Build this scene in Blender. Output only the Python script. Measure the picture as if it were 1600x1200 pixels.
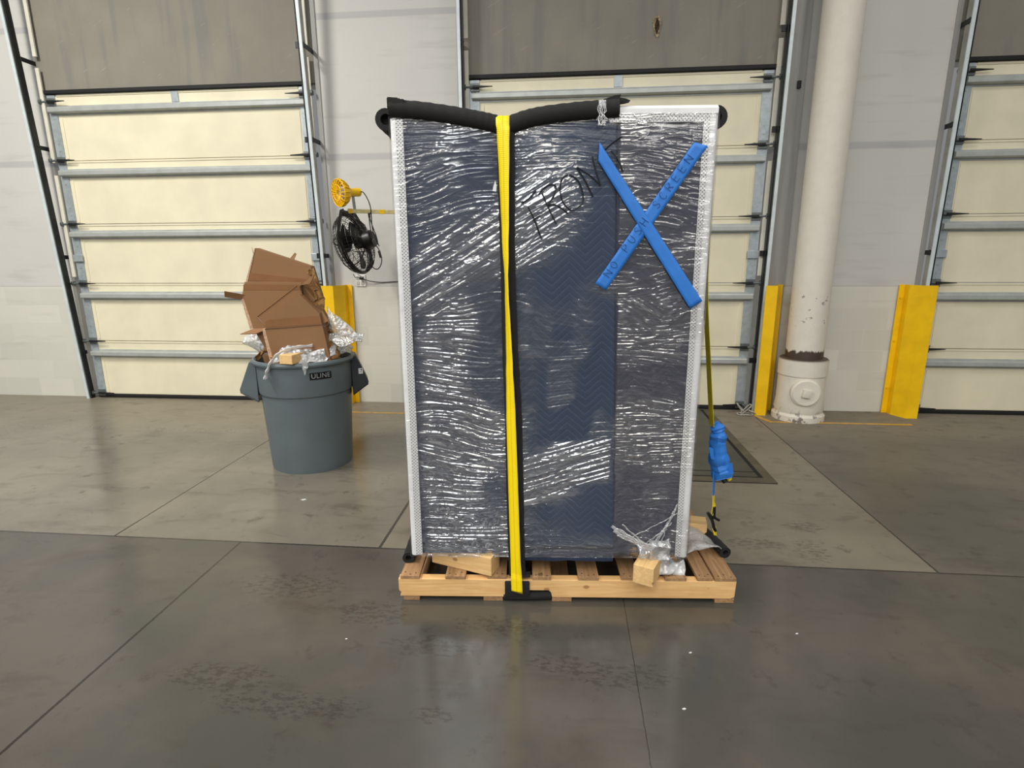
import bpy, bmesh, math, random
from mathutils import Vector, Matrix, noise
from math import sin, cos, pi, radians, sqrt
for o in list(bpy.data.objects): bpy.data.objects.remove(o)
random.seed(7)
S = bpy.context.scene
COL = S.collection

# ---------------------------------------------------------------- camera
CAMH = 1.49
p, ps, roll = radians(13), radians(5.5), 0.0054
F = Vector((-sin(ps)*cos(p), cos(ps)*cos(p), -sin(p))); R = Vector((cos(ps), sin(ps), 0)); U = R.cross(F)
R2 = R*cos(roll) - U*sin(roll); U2 = U*cos(roll) + R*sin(roll)
cd = bpy.data.cameras.new('camera'); cam = bpy.data.objects.new('camera', cd); COL.objects.link(cam)
cd.sensor_fit = 'HORIZONTAL'; cd.sensor_width = 36; cd.lens = 36*867/1600; cd.clip_start = .05
m = Matrix((R2, U2, -F)).transposed().to_4x4(); m.translation = (0, 0, CAMH)
cam.matrix_world = m
S.camera = cam
# ---------------------------------------------------------------- world, lamps, exposure
S.view_settings.view_transform = 'Standard'; S.view_settings.look = 'None'
S.view_settings.gamma = 1; S.view_settings.exposure = 0.0
w = bpy.data.worlds.new('warehouse_air'); S.world = w; w.use_nodes = True
w.node_tree.nodes['Background'].inputs[0].default_value = (.97, .98, 1.0, 1)
w.node_tree.nodes['Background'].inputs[1].default_value = .23
def lamp(x, y, z, sx, sy, power, col=(1, .96, .88), tgt=None):
    l = bpy.data.lights.new('overhead_lamp', 'AREA'); l.shape = 'RECTANGLE'; l.size = sx; l.size_y = sy
    l.energy = power; l.color = col
    o = bpy.data.objects.new('overhead_lamp', l); COL.objects.link(o); o.location = (x, y, z)
    if tgt: o.rotation_euler = (Vector(tgt)-Vector((x, y, z))).to_track_quat('-Z', 'Y').to_euler()
# long high-bay rows under the warehouse roof, plus one added cross row
lamp(-4.6, 1.8, 5.6, .5, 1.6, 330)
lamp(2.8, 1.9, 6.4, .4, 1.4, 60)
for X, P, c in ((-6.4, 260, (.93, .97, 1)), (-3.2, 330, (1, .96, .88)), (-.7, 330, (.93, .97, 1)), (1.8, 250, (1, .95, .86)), (5.0, 220, (1, .96, .9))):
    lamp(X, -6.3, 5.8, .55, 13, P, c)
lamp(-.5, -11.5, 5.0, 16, .5, 520, (1, .97, .92))  # unseen cross row, added to spread glints over the film wrinkles

# ---------------------------------------------------------------- frames
W = Matrix.Identity(4)
YAW = radians(4.075)
PF = Matrix.Translation((-.691, 2.132, 0)) @ Matrix.Rotation(YAW, 4, 'Z')   # frame of the pallet and its load
BASE = {}

# ---------------------------------------------------------------- mesh helper
class MB:
    def __init__(s): s.bm = bmesh.new()
    def face(s, vs):
        try: return s.bm.faces.new(vs)
        except ValueError: return None
    def box(s, c, d, rot=None, bev=0):
        """c centre, d full sizes, rot Matrix 3x3/4x4"""
        M = Matrix.Translation(c) @ (rot.to_4x4() if rot else Matrix.Identity(4)) @ Matrix.Diagonal((d[0], d[1], d[2], 1))
        r = bmesh.ops.create_cube(s.bm, size=1, matrix=M)
        if bev:
            es = list({e for v in r['verts'] for e in v.link_edges})
            bmesh.ops.bevel(s.bm, geom=es, offset=bev, segments=2, affect='EDGES', profile=.5)
        return s
    def bx(s, x0, x1, y0, y1, z0, z1, bev=0):
        return s.box(((x0+x1)/2, (y0+y1)/2, (z0+z1)/2), (x1-x0, y1-y0, z1-z0), None, bev)
    def prism(s, pts, a, b, axis='y', bev=0):
        """outline pts extruded from a to b along axis (x,y,z)"""
        def V(u, v, t):
            return {'y': (u, t, v), 'x': (t, u, v), 'z': (u, v, t)}[axis]
        A = [s.bm.verts.new(V(u, v, a)) for u, v in pts]; B = [s.bm.verts.new(V(u, v, b)) for u, v in pts]
        n = len(pts); fs = [s.face(A[::-1]), s.face(B)]
        for i in range(n): fs.append(s.face((A[i], A[(i+1) % n], B[(i+1) % n], B[i])))
        bmesh.ops.recalc_face_normals(s.bm, faces=[f for f in fs if f])
        if bev:
            es = list({e for v in A+B for e in v.link_edges})
            bmesh.ops.bevel(s.bm, geom=es, offset=bev, segments=2, affect='EDGES')
        return s
    def tube(s, path, r, n=8, cap=True, closed=False, flat=1.0, inner=0):
        P = [Vector(q) for q in path]; k = len(P); rs = r if isinstance(r, (list, tuple)) else [r]*k
        rings = []; up = None
        for i in range(k):
            if closed: t = P[(i+1) % k]-P[i-1]
            else: t = P[min(i+1, k-1)]-P[max(i-1, 0)]
            if t.length < 1e-9: t = Vector((0, 0, 1))
            t.normalize()
            if up is None:
                up = Vector((0, 0, 1)) if abs(t.z) < .9 else Vector((0, 1, 0))
            a = up - t*up.dot(t)
            if a.length < 1e-6: a = t.orthogonal()
            a.normalize(); up = a; b = t.cross(a)
            rings.append([s.bm.verts.new(P[i]+(a*cos(2*pi*j/n)+b*flat*sin(2*pi*j/n))*rs[i]) for j in range(n)])
        for i in range(k if closed else k-1):
            A, B = rings[i], rings[(i+1) % k]
            for j in range(n): s.face((A[j], A[(j+1) % n], B[(j+1) % n], B[j]))
        if cap and not closed:
            if inner:
                for ring, c, d in ((rings[0], P[0], P[1]-P[0]), (rings[-1], P[-1], P[-2]-P[-1])):
                    d = d.normalized()*.03
                    I = [s.bm.verts.new(c+(v.co-c)*inner) for v in ring]; J = [s.bm.verts.new(c+(v.co-c)*inner+d) for v in ring]
                    for j in range(n):
                        q = (j+1) % n
                        s.face((ring[j], ring[q], I[q], I[j])); s.face((I[j], I[q], J[q], J[j]))
                    s.face(J)
            else:
                s.face(rings[0][::-1]); s.face(rings[-1])
        return s
    def lathe(s, prof, c=(0, 0), n=48, M=None):
        """prof (r,z) about vertical axis at c; M extra matrix"""
        rings = []
        for r, z in prof:
            if r < 1e-6: rings.append([s.bm.verts.new((c[0], c[1], z))])
            else: rings.append([s.bm.verts.new((c[0]+r*cos(2*pi*j/n), c[1]+r*sin(2*pi*j/n), z)) for j in range(n)])
        for A, B in zip(rings, rings[1:]):
            for j in range(n):
                q = (j+1) % n
                if len(A) == 1 and len(B) == 1: continue
                if len(A) == 1: s.face((A[0], B[q], B[j]))
                elif len(B) == 1: s.face((A[j], A[q], B[0]))
                else: s.face((A[j], A[q], B[q], B[j]))
        if M is not None: bmesh.ops.transform(s.bm, matrix=M, verts=[v for r in rings for v in r])
        return s
    def grid(s, fn, nu, nv):
        V = [[s.bm.verts.new(fn(i/nu, j/nv)) for j in range(nv+1)] for i in range(nu+1)]
        for i in range(nu):
            for j in range(nv): s.face((V[i][j], V[i+1][j], V[i+1][j+1], V[i][j+1]))
        return s
    def done(s, name, mat, parent=None, frame=W, base=None, smooth=False, solid=0, bevel=0):
        bmesh.ops.recalc_face_normals(s.bm, faces=s.bm.faces)
        me = bpy.data.meshes.new(name); 
        if base is None:
            base = BASE.get(parent.name) if parent else Vector((0, 0, 0))
        base = Vector(base)
        bmesh.ops.translate(s.bm, vec=-base, verts=s.bm.verts)
        s.bm.to_mesh(me); s.bm.free()
        o = bpy.data.objects.new(name, me); COL.objects.link(o)
        for mt in (mat if isinstance(mat, (list, tuple)) else [mat]): me.materials.append(mt)
        if parent: o.parent = parent
        else: o.matrix_world = frame @ Matrix.Translation(base)
        BASE[o.name] = base
        if smooth:
            for f in me.polygons: f.use_smooth = True
            try: me.set_sharp_from_angle(angle=radians(smooth if smooth is not True else 40))
            except Exception: pass
        if solid:
            md = o.modifiers.new('Solidify', 'SOLIDIFY'); md.thickness = solid; md.offset = 0
        if bevel:
            md = o.modifiers.new('Bevel', 'BEVEL'); md.width = bevel; md.segments = 2; md.limit_method = 'ANGLE'
        return o
def thing(name, label, cat, base, frame=W, group=None, kind=None):
    o = bpy.data.objects.new(name, None); COL.objects.link(o); o.empty_display_size = .1
    o.matrix_world = frame @ Matrix.Translation(base); BASE[o.name] = Vector(base)
    if kind: o['kind'] = kind
    else: o['label'] = label; o['category'] = cat
    if group: o['group'] = group
    return o
def tag(o, label=None, cat=None, group=None, kind=None):
    if label: o['label'] = label
    if cat: o['category'] = cat
    if group: o['group'] = group
    if kind: o['kind'] = kind
    return o
def copy_tree(o, parent=None):
    c = o.copy(); COL.objects.link(c); c.parent = parent; BASE[c.name] = BASE.get(o.name, Vector((0, 0, 0)))
    for ch in list(o.children): copy_tree(ch, c)
    return c

# ---------------------------------------------------------------- material helpers
class NT:
    def __init__(s, name):
        s.m = bpy.data.materials.new(name); s.m.use_nodes = True; s.t = s.m.node_tree; s.N = s.t.nodes; s.L = s.t.links
        s.b = s.N['Principled BSDF']; s.out = s.N['Material Output']
    def n(s, typ, **kw):
        k = s.N.new(typ)
        for a, v in kw.items(): setattr(k, a, v)
        return k
    def put(s, sock, v):
        if hasattr(v, 'is_output') or isinstance(v, bpy.types.NodeSocket): s.L.new(v, sock)
        elif isinstance(v, (tuple, list)) and len(v) == 3 and sock.type == 'RGBA': sock.default_value = (*v, 1)
        else: sock.default_value = v
    def math(s, op, a, b=0.0, c=0.0, clamp=False):
        k = s.n('ShaderNodeMath', operation=op, use_clamp=clamp)
        s.put(k.inputs[0], a); s.put(k.inputs[1], b); s.put(k.inputs[2], c); return k.outputs[0]
    def ramp(s, v, a, b, x=0.0, y=1.0, smooth=True):
        k = s.n('ShaderNodeMapRange', interpolation_type='SMOOTHSTEP' if smooth else 'LINEAR')
        for i, q in enumerate((v, a, b, x, y)): s.put(k.inputs[i], q)
        return k.outputs[0]
    def mix(s, f, a, b, mode='MIX'):
        k = s.n('ShaderNodeMix', data_type='RGBA', blend_type=mode)
        s.put(k.inputs[0], f); s.put(k.inputs[6], a); s.put(k.inputs[7], b); return k.outputs[2]
    def coord(s): return s.n('ShaderNodeTexCoord').outputs['Object']
    def world(s): return s.n('ShaderNodeNewGeometry').outputs['Position']
    def sep(s, v):
        k = s.n('ShaderNodeSeparateXYZ'); s.L.new(v, k.inputs[0]); return k.outputs
    def comb(s, x, y, z):
        k = s.n('ShaderNodeCombineXYZ')
        for i, q in enumerate((x, y, z)): s.put(k.inputs[i], q)
        return k.outputs[0]
    def scale(s, v, sc, rot=(0, 0, 0), loc=(0, 0, 0)):
        k = s.n('ShaderNodeMapping'); s.L.new(v, k.inputs[0]); k.inputs['Scale'].default_value = sc
        k.inputs['Rotation'].default_value = rot; k.inputs['Location'].default_value = loc; return k.outputs[0]
    def noise(s, v, sc, det=3, rough=.55, dist=0):
        k = s.n('ShaderNodeTexNoise'); s.L.new(v, k.inputs['Vector'])
        k.inputs['Scale'].default_value = sc; k.inputs['Detail'].default_value = det; k.inputs['Roughness'].default_value = rough
        k.inputs['Distortion'].default_value = dist; return k.outputs[0]
    def voro(s, v, sc, feature='F1'):
        k = s.n('ShaderNodeTexVoronoi', feature=feature); s.L.new(v, k.inputs['Vector']); k.inputs['Scale'].default_value = sc
        return k.outputs[0]
    def bump(s, h, st=.3, d=.01):
        k = s.n('ShaderNodeBump'); s.L.new(h, k.inputs['Height']); k.inputs['Strength'].default_value = st
        k.inputs['Distance'].default_value = d; return k.outputs[0]
    def box(s, x, z, x0, x1, z0, z1, sf=.03):
        a = s.math('MULTIPLY', s.ramp(x, x0-sf, x0+sf), s.ramp(x, x1-sf, x1+sf, 1, 0))
        b = s.math('MULTIPLY', s.ramp(z, z0-sf, z0+sf), s.ramp(z, z1-sf, z1+sf, 1, 0))
        return s.math('MULTIPLY', a, b)
    def set(s, **kw):
        for k, v in kw.items(): s.put(s.b.inputs[k.replace('_', ' ')], v)
        return s
def plain(name, col, rough=.5, metal=0, var=.12, sc=20, bump=0, bd=.002, spec=.5, stretch=(1, 1, 1)):
    t = NT(name); v = t.scale(t.coord(), stretch); nz = t.noise(v, sc, 4)
    c2 = tuple(max(0, c*(1-var*1.6)) for c in col); c1 = tuple(min(1, c*(1+var*.8)) for c in col)
    t.set(Base_Color=t.mix(t.ramp(nz, .3, .7), c2, c1), Roughness=rough, Metallic=metal)
    t.b.inputs['Specular IOR Level'].default_value = spec
    if bump: t.set(Normal=t.bump(nz, bump, bd))
    return t.m
def srgb(r, g, b):
    f = lambda c: ((c/255+.055)/1.055)**2.4 if c > 10 else c/255/12.92
    return (f(r), f(g), f(b))

# door / wall / steel
M_cream = plain('cream_door_skin', srgb(232, 224, 196), .45, var=.04, sc=3)
M_galv = plain('galvanised_steel', srgb(176, 186, 190), .42, .35, .08, 25)
M_rail = plain('zinc_rail_steel', srgb(184, 188, 184), .42, .3, .06, 9)
M_galvd = plain('dull_galvanised_steel', srgb(120, 126, 126), .45, .5, .15, 18)
M_track = plain('grimy_steel_track', srgb(160, 160, 152), .5, .1, .12, 8)
M_railw = plain('painted_steel_rail', srgb(214, 224, 226), .4, .1, .06, 10)
M_dark = plain('dark_oiled_steel', srgb(38, 40, 42), .45, .4, .2, 30)
M_rub = plain('black_rubber', srgb(16, 16, 17), .7, 0, .2, 30)
M_strip = plain('cream_painted_strip', srgb(225, 221, 205), .5, 0, .06, 8)
def m_wall():
    t = NT('white_painted_wall'); P = t.world(); x, y, z = t.sep(P)
    n1 = t.noise(P, 1.3, 4); n2 = t.noise(t.scale(P, (.6, 1, 5)), 2.2, 3)
    up = t.mix(n1, srgb(198, 197, 193), srgb(212, 210, 204)); lo = t.mix(n1, srgb(208, 207, 196), srgb(222, 220, 208))
    c = t.mix(t.ramp(z, 1.19, 1.21), lo, up)
    # roller bands of newer paint
    b1 = t.math('MULTIPLY', t.ramp(z, 3.59, 3.605), t.ramp(z, 3.645, 3.66, 1, 0))
    b2 = t.math('MULTIPLY', t.ramp(z, 2.38, 2.40), t.ramp(z, 2.44, 2.46, 1, 0))
    c = t.mix(t.math('MULTIPLY', t.math('ADD', b1, b2), .55), c, srgb(166, 166, 170))
    # patched blocks low on the wall
    br = t.n('ShaderNodeTexBrick'); t.L.new(t.comb(x, z, 0.0), br.inputs[0]); br.inputs['Scale'].default_value = 1
    br.inputs['Brick Width'].default_value = .4; br.inputs['Row Height'].default_value = .2; br.inputs['Mortar Size'].default_value = .004
    br.inputs['Color1'].default_value = (.0, .0, .0, 1); br.inputs['Color2'].default_value = (1, 1, 1, 1); br.inputs['Mortar'].default_value = (.4, .4, .4, 1)
    lowm = t.ramp(z, 1.15, 1.2, 1, .15)
    c = t.mix(t.math('MULTIPLY', lowm, t.math('MULTIPLY', br.outputs[0], .30)), c, srgb(176, 176, 168))
    c = t.mix(t.math('MULTIPLY', t.ramp(n2, .55, .75), .25), c, srgb(160, 158, 150))
    line = t.math('MULTIPLY', t.ramp(z, 1.196, 1.2), t.ramp(z, 1.203, 1.207, 1, 0))
    c = t.mix(t.math('MULTIPLY', line, .4), c, srgb(120, 120, 115))
    h = t.math('SUBTRACT', n1, t.math('MULTIPLY', br.outputs['Fac'], lowm))
    t.set(Base_Color=c, Roughness=.6, Normal=t.bump(h, .25, .004)); return t.m
M_wall = m_wall()
def m_header():
    t = NT('scuffed_grey_concrete'); P = t.world(); x, y, z = t.sep(P)
    n1 = t.noise(P, 2.2, 5); n2 = t.noise(P, 24, 5, .7); n3 = t.noise(t.scale(P, (6, 6, .5)), 1.5, 3)
    c = t.mix(n1, srgb(122, 118, 107), srgb(148, 143, 131)); c = t.mix(t.math('MULTIPLY', t.ramp(n3, .5, .7), .5), c, srgb(112, 114, 112))
    c = t.mix(t.math('MULTIPLY', t.ramp(n2, .66, .74), .5), c, srgb(165, 158, 145))
    sc = t.noise(t.scale(P, (1, 1, 1), (0, radians(32), 0)), 1.0, 1)
    s2 = t.noise(t.scale(t.scale(P, (1, 1, 1), (0, radians(28), 0)), (4, 1, 60)), 1.6, 2)
    c = t.mix(t.math('MULTIPLY', t.ramp(s2, .70, .76), .6), c, srgb(172, 166, 152))
    t.set(Base_Color=c, Roughness=.75, Normal=t.bump(n2, .3, .004)); return t.m
M_header = m_header()
M_jamb = plain('grey_painted_jamb', srgb(158, 158, 154), .5, 0, .10, 2.5, stretch=(8, 8, .4))
M_yellow = plain('safety_yellow_paint', srgb(252, 200, 0), .45, 0, .07, 6, .1)
M_pipe = None
def m_pipe():
    t = NT('flaking_white_pipe_paint'); P = t.world(); x, y, z = t.sep(P); n = t.noise(P, 14, 5, .65); n2 = t.noise(t.scale(P, (3, 3, 1)), 9, 4)
    c = t.mix(n, srgb(214, 206, 192), srgb(232, 226, 214))
    band = t.math('MULTIPLY', t.ramp(z, .55, .57), t.ramp(t.math('ADD', z, t.math('MULTIPLY', n2, .10)), .68, .70, 1, 0))
    spots = t.math('MULTIPLY', t.ramp(n, .60, .66), t.math('MULTIPLY', t.ramp(z, .8, .95), t.ramp(z, 1.1, 1.25, 1, 0)))
    low = t.math('MULTIPLY', t.ramp(n, .52, .62), t.ramp(z, .02, .16, 1, 0))
    c = t.mix(t.math('MAXIMUM', band, t.math('MULTIPLY', t.math('MAXIMUM', spots, low), .8)), c, srgb(74, 60, 52))
    t.set(Base_Color=c, Roughness=.5, Normal=t.bump(n, .3, .004)); return t.m
M_pipe = m_pipe()
def m_floor():
    t = NT('stained_concrete_slab'); P = t.world(); x, y, z = t.sep(P)
    n1 = t.noise(P, 1.1, 5, .6); n2 = t.noise(P, 7, 6, .7); n3 = t.noise(P, 38, 4, .7); n4 = t.noise(t.scale(P, (1, 2.4, 1)), 2.3, 5, .65, .6)
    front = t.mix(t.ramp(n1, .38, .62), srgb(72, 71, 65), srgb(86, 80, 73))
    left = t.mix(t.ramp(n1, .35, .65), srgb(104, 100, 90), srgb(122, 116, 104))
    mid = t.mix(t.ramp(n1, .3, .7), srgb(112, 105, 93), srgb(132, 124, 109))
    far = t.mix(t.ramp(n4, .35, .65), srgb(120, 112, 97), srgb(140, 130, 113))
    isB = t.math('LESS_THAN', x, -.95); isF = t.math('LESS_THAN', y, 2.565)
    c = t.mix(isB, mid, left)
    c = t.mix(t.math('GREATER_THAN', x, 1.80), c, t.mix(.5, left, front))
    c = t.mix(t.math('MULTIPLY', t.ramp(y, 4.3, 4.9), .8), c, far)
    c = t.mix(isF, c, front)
    # grime: fine specks and scuffs
    c = t.mix(t.math('MULTIPLY', t.ramp(n4, .50, .72), .45), c, srgb(66, 60, 52))
    c = t.mix(t.math('MULTIPLY', t.ramp(n2, .56, .72), .6), c, srgb(58, 53, 47))
    c = t.mix(t.math('MULTIPLY', t.ramp(n3, .64, .76), .4), c, srgb(50, 46, 42))
    # shaped stains (centre x,y, radii) of tyre rubber and oil
    st = None
    for cx, cy, rx, ry in ((-.80, 2.03, .14, .07), (-.92, 1.52, .22, .05), (-1.22, 1.62, .18, .06), (.22, 1.76, .16, .06), (-.42, 1.52, .06, .03), (.0, 1.8, .1, .04), (-.25, 2.0, .16, .05), (-1.25, 2.2, .2, .08), (1.35, 3.0, .1, .05), (-.5, 1.85, .15, .05), (1.28, 2.72, .07, .1), (1.0, 2.78, .14, .05)):
        dx = t.math('DIVIDE', t.math('SUBTRACT', x, cx), rx); dy = t.math('DIVIDE', t.math('SUBTRACT', y, cy), ry)
        d = t.math('ADD', t.math('MULTIPLY', dx, dx), t.math('MULTIPLY', dy, dy))
        e = t.ramp(d, .0, 3.0, 1, 0); st = e if st is None else t.math('MAXIMUM', st, e)
    nst = t.noise(t.scale(P, (1, 2, 1)), 26, 5, .7)
    sm = t.ramp(t.math('MULTIPLY', st, t.ramp(nst, .42, .66)), .12, .6)
    c = t.mix(t.math('MULTIPLY', sm, .45), c, srgb(46, 41, 36))
    # sawn joints
    def jl(v, at, wd, msk=None):
        k = t.math('LESS_THAN', t.math('ABSOLUTE', t.math('SUBTRACT', t.math('ADD', v, t.math('MULTIPLY', t.math('SUBTRACT', n3, .5), .008)), at)), wd)
        return t.math('MULTIPLY', k, msk) if msk is not None else k
    j = jl(y, 2.565, .006)
    back = t.math('GREATER_THAN', y, 2.565)
    for a, b in ((jl(x, -.95, .008), back), (jl(x, -2.45, .006), back), (jl(x, -1.715, .006), isF), (jl(x, .278, .0016), isF), (jl(x, 1.80, .005), back)):
        j = t.math('MAXIMUM', j, t.math('MULTIPLY', a, b))
    c = t.mix(t.math('MULTIPLY', j, .85), c, srgb(34, 32, 28))
    gloss = t.mix(isF, t.mix(isB, (.5, .5, .5), (.2, .2, .2)), (.17, .17, .17))
    rg = t.math('ADD', t.sep(gloss)[0], t.math('MULTIPLY', t.math('SUBTRACT', n2, .5), .16))
    rg = t.math('ADD', rg, t.ramp(y, 4.0, 5.0, 0, .2))
    hh = t.math('SUBTRACT', t.math('MULTIPLY', n2, .4), j)
    t.set(Base_Color=c, Roughness=rg, Normal=t.bump(hh, .12, .004)); t.b.inputs['Specular IOR Level'].default_value = .55; return t.m
M_floor = m_floor()
M_plate = plain('worn_leveler_steel', srgb(76, 76, 70), .45, .3, .12, 5)
M_curb = plain('grimy_curb_steel', srgb(88, 82, 68), .55, .2, .15, 9)
M_pit = plain('pit_shade_black', srgb(9, 9, 9), .8, 0, .1)
def m_line():
    t = NT('worn_yellow_floor_paint'); P = t.world(); n = t.noise(P, 18, 5, .7)
    c = t.mix(t.ramp(n, .45, .7), srgb(196, 152, 62), srgb(150, 128, 84)); t.set(Base_Color=c, Roughness=.5); return t.m
M_line = m_line()
# crate
def m_blanket(name, base, base2, line, lf=.5):
    t = NT(name); P = t.coord(); x, y, z = t.sep(P); n = t.noise(P, 3, 3); wv = t.math('MULTIPLY', t.math('SUBTRACT', t.noise(P, 2.5, 2), .5), .06)
    tri = t.math('MULTIPLY', t.math('ABSOLUTE', t.math('SUBTRACT', t.math('FRACT', t.math('DIVIDE', t.math('ADD', x, wv), .135)), .5)), .125)
    v = t.math('FRACT', t.math('DIVIDE', t.math('ADD', t.math('ADD', z, wv), tri), .031))
    ln = t.ramp(t.math('ABSOLUTE', t.math('SUBTRACT', v, .5)), .0, .13, 1, 0)
    c = t.mix(n, base, base2); c = t.mix(t.math('MULTIPLY', ln, lf), c, line)
    h = t.math('SUBTRACT', t.math('ABSOLUTE', t.math('SUBTRACT', v, .5)), 0); h2 = t.math('ADD', t.ramp(h, 0, .3), t.math('MULTIPLY', n, 1.5))
    t.set(Base_Color=c, Roughness=.8, Normal=t.bump(h2, .2, .005)); return t.m
M_navy = m_blanket('navy_quilted_blanket', srgb(30, 40, 64), srgb(42, 52, 78), srgb(60, 70, 94), .2)
M_navy2 = m_blanket('blue_quilted_blanket', srgb(32, 47, 72), srgb(41, 56, 82), srgb(76, 92, 116), .38)
M_char = m_blanket('charcoal_quilted_blanket', srgb(38, 41, 58), srgb(49, 51, 70), srgb(66, 68, 86), .18)
def m_film():
    t = NT('crinkled_stretch_film')
    at = t.n('ShaderNodeAttribute'); at.attribute_name = 'layers'; amt = at.outputs['Fac']
    cr = t.n('ShaderNodeAttribute'); cr.attribute_name = 'crease'
    gl = t.n('ShaderNodeBsdfGlossy'); gl.inputs['Roughness'].default_value = .12; gl.inputs['Color'].default_value = (1, 1, 1, 1)
    df = t.n('ShaderNodeBsdfDiffuse'); df.inputs['Color'].default_value = (.80, .82, .84, 1)
    tr = t.n('ShaderNodeBsdfTransparent')
    m_a = t.n('ShaderNodeMixShader'); t.put(m_a.inputs[0], t.math('ADD', t.math('MULTIPLY', cr.outputs['Fac'], .15), .008)); t.L.new(tr.outputs[0], m_a.inputs[1]); t.L.new(df.outputs[0], m_a.inputs[2])
    m_b = t.n('ShaderNodeMixShader'); t.put(m_b.inputs[0], t.math('ADD', .03, t.math('MULTIPLY', amt, .30)))
    t.L.new(m_a.outputs[0], m_b.inputs[1]); t.L.new(gl.outputs[0], m_b.inputs[2]); t.L.new(m_b.outputs[0], t.out.inputs[0])
    return t.m
M_film = m_film()
def m_clear(name, haze=.35, gloss=.2, sc=60, tint=(.86, .87, .88), vor=False):
    t = NT(name); P = t.coord(); n = t.voro(P, sc) if vor else t.noise(P, sc, 3, .6)
    n2 = t.noise(P, 14, 3)
    bp = t.bump(n, .9, .01)
    gl = t.n('ShaderNodeBsdfGlossy'); gl.inputs['Roughness'].default_value = .15; t.L.new(bp, gl.inputs['Normal'])
    df = t.n('ShaderNodeBsdfDiffuse'); df.inputs['Color'].default_value = (*tint, 1); t.L.new(bp, df.inputs['Normal'])
    tr = t.n('ShaderNodeBsdfTransparent'); a = t.n('ShaderNodeMixShader'); b = t.n('ShaderNodeMixShader')
    t.put(a.inputs[0], t.math('MULTIPLY', t.ramp(n2, .3, .65, .5, 1.2), haze)); t.L.new(tr.outputs[0], a.inputs[1]); t.L.new(df.outputs[0], a.inputs[2])
    b.inputs[0].default_value = gloss; t.L.new(a.outputs[0], b.inputs[1]); t.L.new(gl.outputs[0], b.inputs[2]); t.L.new(b.outputs[0], t.out.inputs[0])
    return t.m
M_wrapknot = m_clear('bunched_film', .30, .26, 70)
M_bubble = m_clear('bubble_wrap_film', .60, .16, 42, vor=True)
M_bubble2 = m_clear('grey_bubble_wrap_film', .6, .2, 45, (.62, .60, .56), vor=True)
M_foamstrip = m_clear('white_foam_strip', .85, .05, 40)
M_white = plain('white_plastic_guard', srgb(238, 238, 238), .4, 0, .04, 12, .15)
def m_perf():
    t = NT('perforated_white_plastic'); P = t.coord(); x, y, z = t.sep(P); s_ = .0095
    u = t.math('DIVIDE', t.math('ADD', x, z), s_*1.4142); v = t.math('DIVIDE', t.math('SUBTRACT', x, z), s_*1.4142)
    du = t.math('SUBTRACT', t.math('FRACT', u), .5); dv = t.math('SUBTRACT', t.math('FRACT', v), .5)
    d = t.math('SQRT', t.math('ADD', t.math('MULTIPLY', du, du), t.math('MULTIPLY', dv, dv)))
    hole = t.ramp(d, .20, .30, 1, 0)
    c = t.mix(hole, srgb(222, 222, 222), srgb(70, 70, 76)); t.set(Base_Color=c, Roughness=.4, Normal=t.bump(hole, -.4, .002)); return t.m
M_perf = m_perf()
def m_foam():
    t = NT('black_pipe_foam'); P = t.coord(); n = t.noise(P, 260, 3, .7); n2 = t.noise(P, 30, 3)
    t.set(Base_Color=t.mix(n, srgb(14, 14, 14), srgb(34, 33, 32)), Roughness=.85, Normal=t.bump(t.math('ADD', n, n2), .5, .003)); return t.m
M_foam = m_foam()
def m_strap(name, c1, c2, stripe):
    t = NT(name); P = t.coord(); x, y, z = t.sep(P)
    uv = t.n('ShaderNodeUVMap').outputs[0]; u, v, _ = t.sep(uv)
    wv = t.math('SINE', t.math('MULTIPLY', v, 900)); n = t.noise(P, 30, 3)
    c = t.mix(n, c1, c2); ln = t.ramp(t.math('ABSOLUTE', t.math('SUBTRACT', u, .5)), .02, .05, 1, 0)
    c = t.mix(t.math('MULTIPLY', ln, .8), c, stripe)
    t.set(Base_Color=c, Roughness=.5, Normal=t.bump(wv, .2, .001)); return t.m
M_strap = m_strap('yellow_webbing', srgb(255, 230, 0), srgb(248, 216, 0), srgb(244, 176, 10))
M_yel2 = plain('yellow_green_webbing', srgb(204, 186, 10), .5, 0, .1, 20)
def m_tape():
    t = NT('blue_painters_tape'); P = t.coord(); n = t.noise(P, 14, 4); n2 = t.noise(P, 90, 3)
    t.set(Base_Color=t.mix(n, srgb(38, 112, 200), srgb(52, 132, 222)), Roughness=.55, Normal=t.bump(t.math('ADD', n, t.math('MULTIPLY', n2, .3)), .3, .004)); return t.m
M_tape = m_tape()
M_ink = plain('black_marker_ink', srgb(8, 8, 12), .5, 0, .1)
M_ink2 = plain('dark_blue_marker_ink', srgb(14, 32, 78), .5, 0, .1)
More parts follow.
